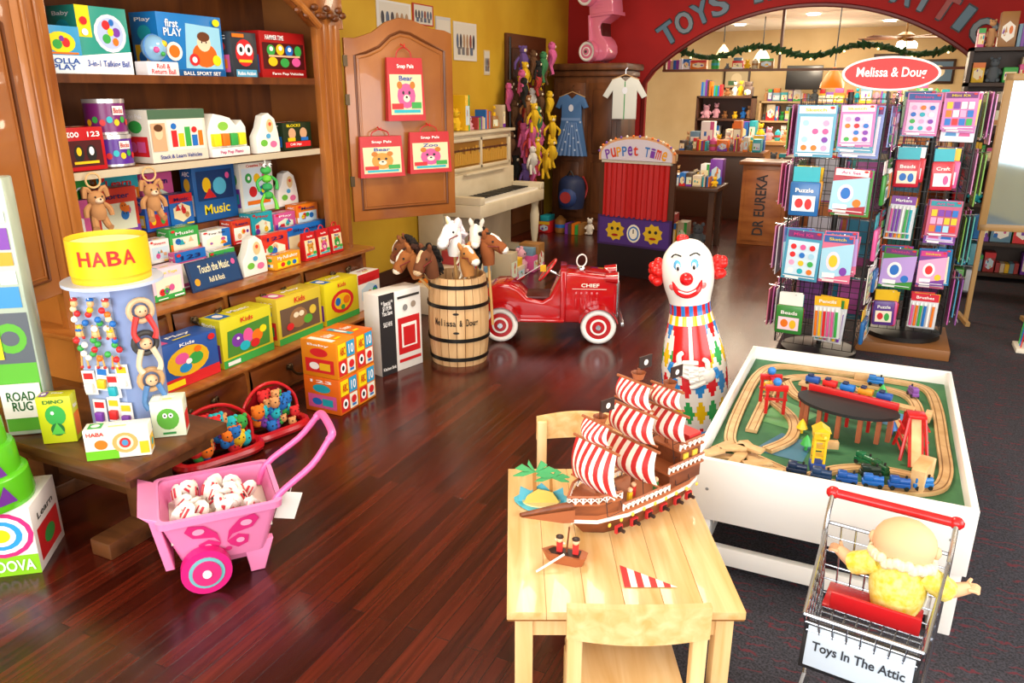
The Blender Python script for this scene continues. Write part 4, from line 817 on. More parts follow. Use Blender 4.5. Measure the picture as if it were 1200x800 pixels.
def sail(x,z0,z1,w0,w1,n=12):
    R=[];N=8
    for i in range(n*2+1):
        t=i/(n*2);col=[]
        for j in range(N+1):
            u=j/N;w=w0+(w1-w0)*u;col.append((x-.012-.04*math.sin(pi*u)*math.sin(pi*(.1+.8*t)),(t-.5)*w,z0+(z1-z0)*u-.01*math.sin(pi*t)*(1-u)))
        R.append(col)
    m.rings(R,None,cap=False,closed=False,colf=lambda i,j:RS if (i//2)%2 else WS)
    m.cyl((x-.012,-w1/2-.01,z1),(x-.012,w1/2+.01,z1),.004,BR2,6);m.cyl((x-.012,-w0/2-.006,z0),(x-.012,w0/2+.006,z0),.003,BR2,6)
for x,top,sl in ((-.13,.34,[(.125,.25,.17,.15),(.262,.315,.10,.09)]),(.01,.43,[(.12,.22,.20,.18),(.235,.315,.17,.15),(.33,.395,.13,.11)]),(.145,.37,[(.20,.28,.16,.15),(.293,.345,.12,.10)])):
    m.cyl((x,0,.06),(x,0,top),.006,BR,8,r2=.004)
    for a,b,c,d_ in sl:sail(x,a,b,c,d_)
    m.push((x,0,top-.03));m.lathe([(.014,0),(.02,.018),(.021,.018)],BR2,10,cap=False);m.pop()
    m.box(x,x+.05,-.0015,.0015,top-.005,top+.03,DK);m.ell(x+.025,top+.012,.008,.008,WS,-.003)
    for s in(-1,1):
        for q in(-.03,.03):m.cyl((x+q,s*.07,.07),(x,s*.004,top-.08),.0012,DK,4)
        for k in range(5):
            t=k/6;m.cyl((x-.03*(1-t),s*(.07-.066*t),.07+(top-.15)*t),(x+.03*(1-t),s*(.07-.066*t),.07+(top-.15)*t),.001,DK,4)
for px,py,c in((-.02,-.03,'#c82828'),(.05,-.05,'#3a7a40'),(-.07,.0,'#2a5a9a'),(-.05,-.045,'#e0b020')):
    m.push((px,py,.068));m.sph((0,0,.035),.008,'#e8b890',8);m.box(-.007,.007,-.004,.004,0,.028,c);m.pop()
X,Y=RF(.35,2.03);m.done((X,Y,.502),rad(64),sc=1.05)
m=M('toy_palm_island')
m.plan([(.075*math.cos(rad(a))*(1+.12*math.sin(rad(a*3))),.055*math.sin(rad(a))) for a in range(0,360,20)],0,.004,C('#48b0c8'));m.plan([(.055*math.cos(rad(a)),.04*math.sin(rad(a))) for a in range(0,360,20)],.004,.008,C('#e0d098'))
m.prism([(-.065,.004),(.065,.004),(.06,.045),(.03,.03),(0.0,.06),(-.03,.035),(-.06,.05)],-.002,.002,C('#58b0c8'))
m.prism([(-.05,.008),(.05,.008),(.03,.04),(-.01,.05),(-.04,.03)],-.018,-.015,C('#d8c060'))
for tx,k in ((-.018,1),(.028,.8)):
    m.push((tx,-.008*k,0),(0,0,0),(k,1,k));m.prism([(-.006,0),(.006,0),(.002,.1),(-.008,.1)],-.002,.003,'#a8743a')
    for a in (-20,15,60,110,150,195):m.prism([(0,.1),(.04*math.cos(rad(a))-.006*math.sin(rad(a)),.1+.03*math.sin(rad(a))+.008),(.065*math.cos(rad(a)),.095+.03*math.sin(rad(a))),(.035*math.cos(rad(a)),.092+.02*math.sin(rad(a)))],-.004,.002,'#48a868')
    m.pop()
X,Y=RF(.09,2.08);m.done((X,Y,.502),TH,sc=1.08)
m=M('toy_rowboat');m.plan([(-.055,0),(-.035,-.018),(.03,-.02),(.045,-.012),(.045,.012),(.03,.02),(-.035,.018)],0,.022,BR2,.8);m.plan([(-.04,0),(-.03,-.012),(.03,-.014),(.03,.014),(-.03,.012)],.0222,.023,DK)
m.cyl((-.0,-.02,.03),(-.05,-.06,.004),.0025,WS,6);m.cyl((-0.01,.02,.03),(-.04,.07,.004),.0025,WS,6)
for x in(-.015,.02):m.box(x-.006,x+.006,-.004,.004,.02,.045,'#c82828');m.sph((x,0,.052),.008,'#e8b890',8);m.sph((x,0,.058),(.009,.009,.004),DK,8)
m.cyl((0,0,.02),(.005,0,.085),.002,BR,6);X,Y=RF(.145,1.77);m.done((X,Y,.501),TH-.3,sc=1.25)
m=M('striped_paper_pennant')
A=Vector((0,.095,0));B=Vector((.135,0,0));D=Vector((0.0,-.0,0))
for k in range(8):
    a,b=k/8,(k+1)/8;p=[A.lerp(B,a),A.lerp(B,b),D.lerp(B,b),D.lerp(B,a)]
    if k==7:p=p[:2]+[p[3]]
    m.poly([(q.x,q.y,.002) for q in p],RS if k%2==0 else WS)
X,Y=RF(.285,1.655);m.done((X,Y,.501),TH)
# ------------------------------------------------------------ shopping cart with doll
m=M('toy_shopping_cart');SV=C('#b8bcc4',.25,1);RC=C('#c81c22',.25)
def wire(a,b,r=.0028):m.cyl(a,b,r,SV,6)
w=.155
m.cyl((-w-.01,0,.60),(w+.01,0,.60),.013,RC,12)
for s in(-1,1):
    m.tube([(s*w,0,.60),(s*w,-.02,.585),(s*w,-.06,.50),(s*w*.98,-.08,.20),(s*w*.95,-.12,.06)],.007,SV,8,n=3)
    m.tube([(s*w*.95,-.12,.06),(s*w*.92,-.34,.06),(s*w*.9,-.36,.09)],.007,SV,8)
    m.sph((s*w,0,.60),(.02,.018,.018),RC,10)
    for y in(-.12,-.35):
        m.push((s*w*.93,y,.026),(0,pi/2,0));m.lathe([(.024,-.009),(.024,.009)],'#2a2a2e',16);m.lathe([(.01,-.011),(.01,.011)],SV,10);m.pop();m.box(s*w*.93-.004,s*w*.93+.004,y-.004,y+.004,.03,.06,SV)
def bp(s,t,u):
    wt=w*(1-.12*t);wb=w*(.86-.12*t);yt=-.03-.33*t;yb=-.07-.25*t;zt=.52-.09*t;zb=.27
    return (s*(wb+(wt-wb)*u),yb+(yt-yb)*u,zb+(zt-zb)*u)
for u in (0,.17,.34,.5,.67,.84,1):
    r=.005 if u in(0,1) else .0025
    for s in(-1,1):wire(bp(s,0,u),bp(s,1,u),r)
    wire(bp(-1,1,u),bp(1,1,u),r)
    wire(bp(-1,0,u),bp(1,0,u),r)
for k in range(10):
    t=k/9
    for s in(-1,1):wire(bp(s,t,0),bp(s,t,1))
    wire(bp(-1,t,0),bp(1,t,0))
for k in range(9):
    s=-1+2*k/8;wire(bp(s,1,0),bp(s,1,1));wire(bp(s,0,0),bp(s,0,1));wire(bp(s,0,0),bp(s,1,0))
m.box(-.12,.12,-.19,-.07,.35,.36,RC,.004);m.box(-.10,.12,-.20,-.19,.36,.41,RC,.004)
m.push((0,-.352,.27),(-.2,0,0))
m.box(-.135,.135,-.012,-.004,.0,.13,'#15161a',.003);m.box(-.124,.124,-.016,-.011,.011,.119,C('#bccada',.3),.002);m.text('Toys In The Attic',-.108,.108,.05,.082,'#20242e',-.019);m.pop()
m.done((.15,2.14,.006),rad(-7))
m=M('baby_doll');SK=C('#e8b48a',.7);YS=mottled('yellow_gingham','#e4cc38','#f4e890',60,.9,.1)
m.tube([(0,0,.0),(0,-.005,.05),(0,-.0,.10),(0,.0,.135)],[.055,.066,.06,.03],YS,14,n=4)
m.sph((0,.005,.185),(.072,.068,.06),SK,20)
m.sph((0,-.062,.18),.009,SK,8)
for s in(-1,1):
    m.sph((s*.071,.005,.18),(.01,.014,.016),SK,8)
    m.sph((s*.024,-.06,.2),.007,'#2a4a80',8)
    m.tube([(s*.045,0,.115),(s*.085,-.01,.09),(s*.105,-.02,.075)],[.03,.03,.03],YS,10,n=3)
    m.tube([(s*.105,-.02,.075),(s*.125,-.03,.08),(s*.15,-.04,.09)],[.02,.018,.014],SK,10,n=3)
    for k in range(4):m.tube([(s*.148,-.048+.008*k,.091),(s*.163,-.052+.009*k,.092),(s*.17,-.054+.009*k,.087)],[.0055,.005,.004],SK,6,n=2)
    m.tube([(s*.145,-.05,.095),(s*.15,-.062,.101)],[.005,.004],SK,6)
    m.tube([(s*.03,-.02,.015),(s*.04,-.09,.01),(s*.045,-.11,-.05)],[.034,.03,.02],C('#e8e4d0',.8),10,n=3);m.sph((s*.045,-.12,-.07),(.02,.03,.015),WHITE,10)
m.tube([(-.018,-.062,.163),(0,-.066,.158),(.018,-.062,.163)],.003,'#c05050',6)
FZ=C('#ecdcb8',.95);rnd=random.Random(5)
for k in range(34):
    a=2*pi*k/34;m.sph((.066*math.cos(a),.010+.062*math.sin(a),.145+rnd.uniform(-.006,.006)+.012*math.sin(a)),.014,FZ,7)
m.done((.185,2.03,.37),rad(172),sc=1.08)
# ------------------------------------------------------------ card spinner racks
def hangcard(m,x,z,w,h,rnd,y=-.02,kind=0):
    a=rnd.uniform(-.05,.05);w2=w*rnd.uniform(.8,1);h2=h*rnd.uniform(.75,1)
    m.push((x,y,z+h-h2),(0,a,0))
    if kind==2: # tall clear packs of pens / brushes under a header card
        hc=rnd.choice(['#c8283a','#2a78b8','#e8b020','#38883a','#7a3a98'])
        m.box(0,w2*.85,0,.004,h2*.78,h2,C(hc,.3));m.text(rnd.choice(['Brushes','Markers','Pencils']),w2*.15,w2*.7,h2*.85,h2*.93,'#f4f2ee',-.003)
        m.box(0,w2*.85,.004,.006,0,h2*.78,C('#d8dce0',.15))
        for k in range(6):
            c=rnd.choice(PAL);xx=w2*(.08+.13*k);m.cyl((xx,-.004,h2*.05),(xx,-.004,h2*.66),w2*.045,C(c,.3),6);m.cyl((xx,-.004,h2*.66),(xx,-.004,h2*.75),w2*.04,'#f4f2ee',6,r2=.002)
        m.pop();return
    if kind==3: # bulky pouch
        c=rnd.choice(['#c8283a','#38883a','#2a68a8','#d85a98','#e8a020','#5a3a88'])
        m.box(0,w2*.8,-.02,.006,0,h2*.7,C(c,.25),.012);m.box(w2*.05,w2*.75,0,.004,h2*.7,h2,C(rnd.choice(['#f4f2ee','#eebf20','#20a8b8']),.3))
        m.art(w2*.8,h2*.7,[('r',.12,.15,.88,.6,rnd.choice(['#f4e8d0','#e0f0f8','#f8d8e8'])),('o',.35,.38,.14,.14,rnd.choice(PAL)),('o',.66,.36,.12,.16,rnd.choice(PAL)),('t',.2,.7,.8,.82,'#f4f2ee',rnd.choice(['Craft','Beads','Puzzle']))],y=-.022)
        m.pop();return
    base=rnd.choice(['#c060a8','#4898b8','#c05a98','#78a848','#9058a0','#d890c0','#50a098','#e0dce4','#d87090','#6878b8'] if kind==0 else ['#a83040','#489040','#7a4898','#c06080','#2a7aa8','#d8d4cc','#303038'])
    m.box(0,w2,0,.006,0,h2,C(base,.22))
    its=[('r',.04,.84,.96,.98,rnd.choice(['#f4f2ee','#6a2a70','#c83080','#2090a0','#2a5aa0']))]
    q=rnd.random()
    if q<.3:
        its.append(('r',.08,.1,.92,.78,rnd.choice(['#f0c8e0','#c8e0f0','#d8e8b8','#f0dcb0'])))
        for k in range(3):
            for j in range(4):its.append(('o',.24+.26*k,.18+.16*j,.08,.055,rnd.choice(PAL+['#e8a0c8','#a0d0e8'])))
    elif q<.55:
        its+=[('p',[(0,.06),(1,.2),(1,.84),(0,.7)],rnd.choice(['#e8a0c8','#a0d0e8','#f0d870','#b898d8'])),('o',.4,.45,.22,.2,rnd.choice(['#f4f2ee','#f8d8e8'])),('o',.4,.45,.14,.13,rnd.choice(PAL)),('o',.75,.25,.12,.09,rnd.choice(PAL)),('r',.1,.1,.5,.2,'#f4f2ee')]
    elif q<.8:
        c=rnd.choice(['#d85a98','#eebf20','#4a90c8','#8a58b0','#38a84a'])
        its+=[('r',.08,.08,.92,.8,rnd.choice(['#f4e0ec','#dcecf4','#f4ecd0','#c8b0e0']))]
        for kx in(.3,.7):its+=[('p',[(kx-.17,.12),(kx+.17,.12),(kx+.07,.42),(kx-.07,.42)],c),('o',kx,.5,.09,.07,'#f0c8a8'),('o',kx,.55,.1,.05,rnd.choice(['#8a5020','#e8c040','#301810']))];c=rnd.choice(PAL)
    else:
        for k in range(4):
            for j in range(3):its.append(('r',.1+.21*k,.12+.22*j,.27+.21*k,.3+.22*j,rnd.choice(PAL+['#e8a0c8','#a0d0e8','#c8e0a0'])))
    its+=[('t',.2,.88,.74,.94,'#c83080' if a>0 else '#d8c020',rnd.choice(['Paper Dolls','Stickers','Art Set','Sketch','Mini Kit'])),('o',.88,.95,.06,.025,'#d02020'),('r',.12,.02,.5,.06,'#f4f2ee')]
    m.art(w2,h2,its,y=-.002)
    m.box(w2*.06,w2*.94,-.012,-.0085,h2*.06,h2*.075,C('#e8e8ea',.1))
    m.pop()
def rackpanel(m,w,h,z0,rnd,rows,cw=.2,nq=3):
    for i in range(9):x=w*i/8;m.box(x-.0018,x+.0018,0,.0035,z0,z0+h,BLACK)
    n=int(h/.075)
    for i in range(n+1):z=z0+h*i/n;m.box(0,w,0,.0035,z-.0018,z+.0018,BLACK)
    for zz,hh,kk in rows:
        for c in range(2):
            x=(c+.5)*w/2-cw/2;k=kk if kk in(0,) else rnd.choice([1,2,2,3])
            for q in range(nq):hangcard(m,x+rnd.uniform(-.012,.012),zz+rnd.uniform(-.01,.01),cw,hh,rnd,-.03-.024*q,k)
            m.cyl((x+cw/2,0,zz+hh-.01),(x+cw/2,-.03-.024*nq,zz+hh),.003,CHROME,6)
def spinner(loc,rz,w,h,z0,rows,seed,cw=.2,sparse=()):
    m=M('card_spinner_rack');rnd=random.Random(seed)
    for k in range(4):
        m.push((0,0,0),(0,0,k*pi/2));m.push((-w/2,-w/2,0));rackpanel(m,w,h,z0,rnd,rows[k],cw,1 if k in sparse else 3);m.pop();m.pop()
    m.cyl((0,0,.03),(0,0,z0+h+.04),.018,BLACK,10)
    for s in(-1,1):
        for t in(-1,1):m.cyl((s*w/2,t*w/2,z0),(s*w/2,t*w/2,z0+h),.006,BLACK,6)
    m.lathe([(.24,0),(.24,.03),(.03,.05)],BLACK,24)
    m.done(loc,rz)
R1=[(1.29,.31,0),(.92,.33,0),(.54,.32,0),(.14,.31,0)]
R1b=[(1.29,.31,0),(.92,.33,1),(.54,.32,0),(.14,.31,1)]
R2=[(1.32,.28,0),(1.0,.28,1),(.68,.29,1),(.38,.27,1),(.1,.26,1)]
spinner((-.235,5.38,.007),rad(-6),.48,1.54,.10,{0:R1b,1:R2,2:R1,3:R1},3,.225,(1,))
spinner((.27,5.80,.082),rad(2),.43,1.46,.08,{0:R2,1:R1,2:R1,3:R1},8,.195,(3,))
m=M('rack_plinth');m.box(-.02,.56,5.5,6.1,.007,.08,C('#8a5a30'),.006);m.done()
m=M('oval_sign');m.cyl((0,0,-.06),(0,0,0),.008,BLACK,8)
m.push((0,0,.09),(pi/2,0,0));m.lathe([(.27,-.008),(.27,.008)],WHITE,40,sy=.36);m.lathe([(.255,-.010),(.255,.010)],C('#d01e20',.35),40,sy=.335);m.pop()
m.text('Melissa & Doug',-.19,.19,.055,.125,'#ffffff',-.0125);m.done((-.03,5.28,1.70),rad(12))
# ------------------------------------------------------------ left wall
def poster(y0,y1,z0,z1,c,seed,n='wall_poster'):
    w=y1-y0;h=z1-z0;m=M(n);rnd=random.Random(seed);m.box(0,w,0,.008,0,h,c)
    its=[('r',.06,.06,.94,.94,rnd.choice(['#d8d4c8','#c8c0b0']))]
    for k in range(6):its.append(('o',.15+.14*k,.5,.05,.2,rnd.choice(['#3a3a44','#8a4030','#50607a','#a88868'])))
    for k in range(4):its.append(('r',.15+.18*k,.15,.26+.18*k,.35,rnd.choice(['#6a6a70','#8a7060','#50607a'])))
    m.art(w,h,its);m.done((-3.99,y0,z0),pi/2)
poster(5.8,6.33,2.14,2.42,'#e0e0de',1);poster(6.36,6.72,2.26,2.44,'#b03020',2);poster(6.76,7.04,1.9,2.36,'#c8c8c8',3);poster(7.10,7.58,1.98,2.34,'#dcd8d0',4)
poster(7.75,7.88,1.85,2.1,'#d8c8a0',6)
m=M('door_1');m.box(0,1.1,0,.04,0,2.3,C('#5a3216',.5),.004);m.box(.1,1.0,-.01,0,.15,1.05,C('#6a3e1c'),.01);m.box(.1,1.0,-.01,0,1.15,2.15,C('#4a2c18'),.01);m.sph((.08,-.04,1.05),.03,BRZ,10);m.done((-3.955,8.25,0),pi/2)
m=M('upright_piano')
m.box(-3.98,-3.70,6.3,7.8,0,1.28,CREAM,.006);m.box(-3.99,-3.66,6.27,7.83,1.28,1.31,CREAM,.006)
m.box(-3.7,-3.30,6.3,7.8,.56,.68,CREAM,.008);m.box(-3.70,-3.64,6.35,7.75,.68,.92,CREAM,.01)
m.box(-3.705,-3.695,6.42,7.68,.97,1.22,C('#a87828',.3,.5))
rnd=random.Random(1)
for k in range(40):y=6.44+k*.031;m.box(-3.695,-3.685,y,y+.014,1.0,1.1+.08*rnd.random(),C('#e8b850',.3,.3));m.box(-3.693,-3.683,y,y+.02,1.13,1.15,C('#5a2a10'))
for z in(.95,1.22):m.box(-3.70,-3.675,6.38,7.72,z,z+.03,CREAM,.004)
for y in(6.38,7.04,7.69):m.box(-3.70,-3.675,y,y+.04,.95,1.25,CREAM,.004)
m.box(-3.72,-3.6,6.6,7.5,.91,.93,CREAM,.004)
m.box(-3.62,-3.33,6.4,7.7,.68,.70,C('#f0ece0',.2))
for k in range(52):
    y=6.4+k*.025
    if k%7 in(0,1,3,4,5):m.box(-3.62,-3.44,y+.018,y+.032,.70,.712,BLACK)
for y in(6.32,7.72):m.box(-3.64,-3.3,y-.02,y+.08,.68,.75,CREAM,.008)
for y in(6.37,7.73):
    m.push((-3.38,y,.001));m.lathe([(.03,0),(.035,.05),(.025,.1),(.04,.2),(.05,.4),(.035,.5),(.05,.56)],CREAM,16);m.pop()
m.box(-3.7,-3.34,6.34,6.40,.0,.07,CREAM);m.box(-3.7,-3.34,7.70,7.76,.0,.07,CREAM);m.done()
def clutter(name,x0,x1,y0,y1,z,h,seed,n,pal=None):
    m=M(name);rnd=random.Random(seed);pal=pal or (PAL+['#a07038','#7098b0','#b04040','#d8c8b0','#504038','#c8b898'])
    along='x' if (x1-x0)>(y1-y0) else 'y';L=(x1-x0) if along=='x' else (y1-y0);wts=[.5+rnd.random() for _ in range(n)];S=sum(wts);pos=0
    for i in range(n):
        st=L*wts[i]/S;w=st*.92;a=(x0 if along=='x' else y0)+pos+st*.04;pos+=st;dd=((y1-y0) if along=='x' else (x1-x0))
        hh=h*(.35+.65*rnd.random());c=rnd.choice(pal);k=rnd.random()
        cx_=a+w/2;cy_=(y0+y1)/2 if along=='x' else (x0+x1)/2
        if along=='x':m.push((cx_,cy_,z+.002),(0,0,0))
        else:m.push((cy_,cx_,z+.002),(0,0,pi/2))
        if k<.55:
            m.box(-w/2,w/2,-dd*.35,dd*.35,0,hh,C(c,.4),.003);m.push((-w/2,-dd*.35,0));m.art(w,hh,rart(rnd,c)[:7]);m.pop()
            if rnd.random()<.4 and hh<h*.7:
                c2=rnd.choice(pal);m.box(-w*.4,w*.35,-dd*.3,dd*.3,hh,min(h,hh+h*.25),C(c2,.4),.003)
        elif k<.8:
            r=min(w*.4,hh*.3,dd*.4);F=C(rnd.choice(['#8a5a30','#c89868','#e8e0d4','#d8a0b0','#eebf20','#606870',c]),.9);m.tube([(0,0,0.005),(0,0,hh*.3),(0,0,hh*.55)],[r*.8,r*1.05,r*.7],F,10,n=3);m.sph((0,-r*.2,hh*.7),(r*.8,r*.75,r*.75),F,10)
            for s in(-1,1):m.sph((s*r*.6,0,hh*.7+r*.7),r*.3,F,7);m.sph((s*r*.28,-r*.9,hh*.74),r*.1,'#111111',6);m.tube([(s*r*.8,0,hh*.45),(s*r*1.2,-r*.5,hh*.3)],[r*.3,r*.3],F,7);m.tube([(s*r*.5,0,hh*.1),(s*r*.8,-r*1.0,hh*.08)],[r*.35,r*.3],F,7)
        elif k<.9:
            r=min(w*.42,dd*.42);m.lathe([(r*.9,0),(r,hh*.1),(r,hh*.75),(r*.7,hh*.85),(r*.2,hh)],C(c,.35),14);m.lathe([(r*1.02,hh*.3),(r*1.02,hh*.5)],rnd.choice(pal),14,cap=False)
        else:
            for q in range(5):m.box(-w/2+w*q/5,-w/2+w*(q+.9)/5,-dd*.3,dd*.3,0,hh*(.8+.2*rnd.random()),C(rnd.choice(pal),.4))
        m.pop()
    m.done()
clutter('toy_assortment',-3.93,-3.72,6.32,7.6,1.312,.34,21,9)
clutter('book_row',-3.9,-3.74,7.6,7.8,1.312,.3,5,3)
clutter('toy_assortment',-3.3,-3.05,5.0,6.1,0,.45,31,6)
clutter('toy_assortment',-3.2,-2.9,6.2,7.0,0,.3,33,5)
m=M('hanging_plush_toys');rnd=random.Random(12)
m.cyl((-3.9,8.2,.8),(-3.9,8.2,2.25),.015,BLACK,8)
for k in range(54):
    c=rnd.choice(['#d8b018','#d8b018','#181818','#a83030','#38784a','#c85a90','#5a3a20','#60488a','#d8d4cc','#8a5a30']);z=.75+1.3*k/54;y=7.98+.5*rnd.random();x=-3.9+.4*rnd.random();F=C(c,.9);q=.8+.3*rnd.random()
    m.push((x,y,z),(0,0,rnd.uniform(-.8,.8)),(q,q,q))
    m.tube([(0,0,.1),(.03,0,.04),(0,.02,-.08)],[.025,.05,.03],F,8,n=3);m.sph((.02,0,.13),.045,F,9);m.sph((.05,0,.125),.02,'#e8d8b8',7)
    for s in(-1,1):m.tube([(0,s*.03,.06),(.02,s*.1,0),(0,s*.09,-.06)],[.016,.016,.012],F,6,n=2);m.tube([(0,s*.02,-.05),(.03,s*.05,-.16)],[.02,.015],F,6);m.sph((.055,s*.015,.145),.006,'#111111',6);m.sph((.01,s*.04,.16),.015,F,6)
    m.pop()
m.done()
m=M('armoire')
x0,x1,y0,y1=-3.8,-2.92,9.25,9.85
m.box(x0,x1,y0,y1,.08,1.85,ARM,.006);m.box(x0-.03,x1+.03,y0-.03,y1,0,.1,ARM,.01);m.box(x0-.03,x1+.03,y0-.03,y1+.02,1.85,1.92,ARM,.015);m.box(x0-.07,x1+.07,y0-.07,y1+.04,1.92,2.0,ARM,.02)
for a,b in ((x0+.05,-3.38),(-3.34,x1-.05)):
    m.box(a,b,y0-.015,y0,.15,1.78,ARM,.006);m.box(a+.06,b-.06,y0-.025,y0-.01,.95,1.70,ARM,.012);m.box(a+.06,b-.06,y0-.025,y0-.01,.22,.85,ARM,.012)
m.sph((-3.36,y0-.03,.95),.015,BRZ,8);m.done()
def dress(loc,rz,c1,c2,name='costume_dress',shirt=False,sc=1):
    m=M(name)
    m.tube([(-.16,0,.66),(0,0,.72),(.16,0,.66)],.006,C('#c8a070'),6);m.tube([(0,0,.72),(0,0,.77),(.02,0,.79)],.004,CHROME,6)
    if shirt:P=[(.0,.64),(.06,.69),(.15,.66),(.26,.48),(.20,.45),(.14,.54),(.14,.22),(-.14,.22),(-.14,.54),(-.20,.45),(-.26,.48),(-.15,.66),(-.06,.69)]
    else:P=[(.0,.64),(.06,.69),(.15,.66),(.20,.55),(.15,.53),(.12,.58),(.12,.42),(.2,.0),(-.2,.0),(-.12,.42),(-.12,.58),(-.15,.53),(-.20,.55),(-.15,.66),(-.06,.69)]
    m.prism(P,-.03,.02,c1,.008)
    if not shirt:
        m.rect(-.12,.12,.40,.43,c2,-.033)
        for k in range(7):m.prism([(-.19+.055*k,.0),(-.165+.055*k,.0),(-.05+.02*k,.38),(-.06+.02*k,.38)],-.038,-.03,c2)
        for k in range(12):m.ell(-.1+.02*k,.05+.045*((k*5)%8)+.02,.012,.012,'#c8d8f0',-.04)
    else:m.rect(-.006,.006,.22,.64,c2,-.033)
    m.ell(0,.54,.03,.04,'#e0e4f0',-.034);m.done(loc,rz,sc=sc)
dress((-3.52,9.16,.92),0,C('#4a74a8',.7),C('#7898c8',.7),sc=1.05)
dress((-2.84,9.1,1.15),.2,C('#d8dcd8',.8),C('#4a9a60',.8),'hanging_shirt',True)
m=M('backpack')
m.tube([(0,0,.03),(0,0,.2),(0,0,.36),(0,0,.42)],[.15,.17,.15,.08],C('#1c2a50',.6),16,n=4,el=1);m.sph((0,-.14,.17),(.12,.06,.12),C('#28407a',.6),12);m.ell(0,.18,.07,.07,'#a83030',-.21);m.tube([(-.04,-.05,.42),(0,-.05,.48),(.04,-.05,.42)],.01,BLACK,6,n=3)
for s in(-1,1):m.tube([(s*.1,.12,.4),(s*.13,.2,.25),(s*.1,.12,.08)],.014,'#a83030',6,n=3)
m.done((-3.42,8.95,.28))
clutter('toy_assortment',-3.8,-3.1,8.75,9.1,0,.277,44,4)
pedalcar('pedal_car',(-3.48,9.55,2.015),(rad(0),rad(-86),rad(168)),'#e07a98','#f0eee8',False,.95)
# ------------------------------------------------------------ back of shop
m=M('podium_desk');PW=wood('podium_wood','#8a4a20','#b06a34',(3,3,10),.35)
m.box(-1.42,-.92,9.1,9.5,0,.9,PW,.006);m.box(-1.46,-.88,9.05,9.52,.9,.94,C('#7a4420',.3),.008);m.box(-1.38,-.96,9.09,9.1,.05,.85,PW,.004)
m.push((-1.2,9.088,.46),(0,-pi/2,0));m.text('DR EUREKA',-.34,.34,-.06,.06,'#241408',-.002);m.pop();m.done()
m=M('shop_counter');m.box(-1.0,.5,9.75,10.1,0,.9,PW,.004);m.box(-1.05,.55,9.7,10.15,.9,.95,C('#5a3018',.3));m.done()
clutter('toy_assortment',-.95,.45,9.75,10.05,.951,.3,51,9)
m=M('display_table');m.box(-2.3,-1.55,8.4,9.0,.66,.70,C('#4a2c16'),.004)
for x in(-2.25,-1.65):
    for y in(8.45,8.9):m.box(x,x+.06,y,y+.06,0,.66,C('#4a2c16'))
m.done()
clutter('toy_assortment',-2.28,-1.58,8.42,8.68,.701,.16,61,8);clutter('toy_assortment',-2.28,-1.58,8.72,8.98,.701,.28,62,6)
clutter('toy_assortment',-2.15,-1.68,8.55,8.85,0.001,.4,63,3)
def shelfunit(x0,x1,y0,y1,z1,lv,seed,c='#6a4020',dn=.13):
    m=M('bookshelf');Wd=C(c,.5);rnd=random.Random(seed)
    m.box(x0,x0+.03,y0,y1,0,z1,Wd);m.box(x1-.03,x1,y0,y1,0,z1,Wd);m.box(x0,x1,y1-.02,y1,0,z1,Wd)
    zs=[.05+(z1-.08)*(k+(rnd.uniform(-.15,.15) if 0<k<lv else 0))/lv for k in range(lv+1)]
    for z in zs:m.box(x0,x1,y0,y1,z,z+.03,Wd)
    m.done()
    for k,z in enumerate(zs):
        hh=(zs[k+1]-z-.05) if k<lv else .3;clutter('toy_assortment',x0+.04,x1-.04,y0+.02,y1-.06,z+.03,hh,seed+k,max(3,int((x1-x0)/dn)))
shelfunit(-2.9,-2.0,13.2,13.6,1.6,4,100,'#4a2c18');shelfunit(-.9,.8,13.6,14.0,1.5,4,120,'#8a5a30')
shelfunit(.95,2.6,12.5,12.9,2.0,5,160);shelfunit(-2.2,-.9,15.3,15.7,1.5,4,180,'#c8a878')
shelfunit(.56,1.5,8.2,8.5,2.05,6,200,'#3a2414')
m=M('shop_counter');m.box(-2.6,-1.5,10.9,11.4,0,.85,C('#4a2a14'),.004);m.box(-2.65,-1.45,10.85,11.45,.85,.9,C('#8a5a30',.3));m.done()
clutter('toy_assortment',-2.6,-1.5,10.9,11.15,.901,.22,71,12);clutter('toy_assortment',-2.6,-1.5,11.18,11.42,.901,.4,72,8)
m=M('shop_counter');m.box(-.6,.9,11.6,12.0,0,.9,C('#6a4020'),.004);m.box(-.65,.95,11.55,12.05,.9,.95,C('#9a6a38',.3));m.done()
clutter('toy_assortment',-.6,.9,11.62,11.95,.951,.4,75,12)
m=M('shop_counter');m.box(-2.3,-.7,12.6,13.0,0,.9,C('#b08048'),.004);m.box(-2.35,-.65,12.55,13.05,.9,.95,C('#c89a60',.3));m.done()
clutter('toy_assortment',-2.3,-.7,12.62,12.95,.951,.32,76,11)
m=M('display_table');m.box(-1.4,-.6,10.6,10.9,.7,.74,C('#b07838',.4),.004)
for x in(-1.36,-.7):
    for y in(10.62,10.83):m.box(x,x+.05,y,y+.05,0,.7,C('#8a5a28'))
m.done();clutter('toy_assortment',-1.38,-.62,10.65,10.88,.742,.25,77,7)
m=M('television');m.box(-1.75,-1.15,15.0,15.05,1.7,2.1,BLACK,.01);m.box(-1.5,-1.4,15.05,15.9,1.9,1.95,BLACK);m.done()
for k,(x,z,c) in enumerate(((-3.0,1.7,'#c8b890'),(-.4,1.9,'#8a4030'),(.4,1.8,'#50708a'))):
    m=M('picture_frame');m.box(0,.5,0,.03,0,.4,'#3a2414',.004);m.art(.5,.4,[('r',.08,.1,.92,.9,c),('o',.5,.5,.2,.25,'#e8d8b0'),('r',.2,.2,.5,.4,'#4a7a50')]);m.done((x,15.86,z))
m=M('evergreen_garland');rnd=random.Random(7);GR=C('#1c4a20',.8)
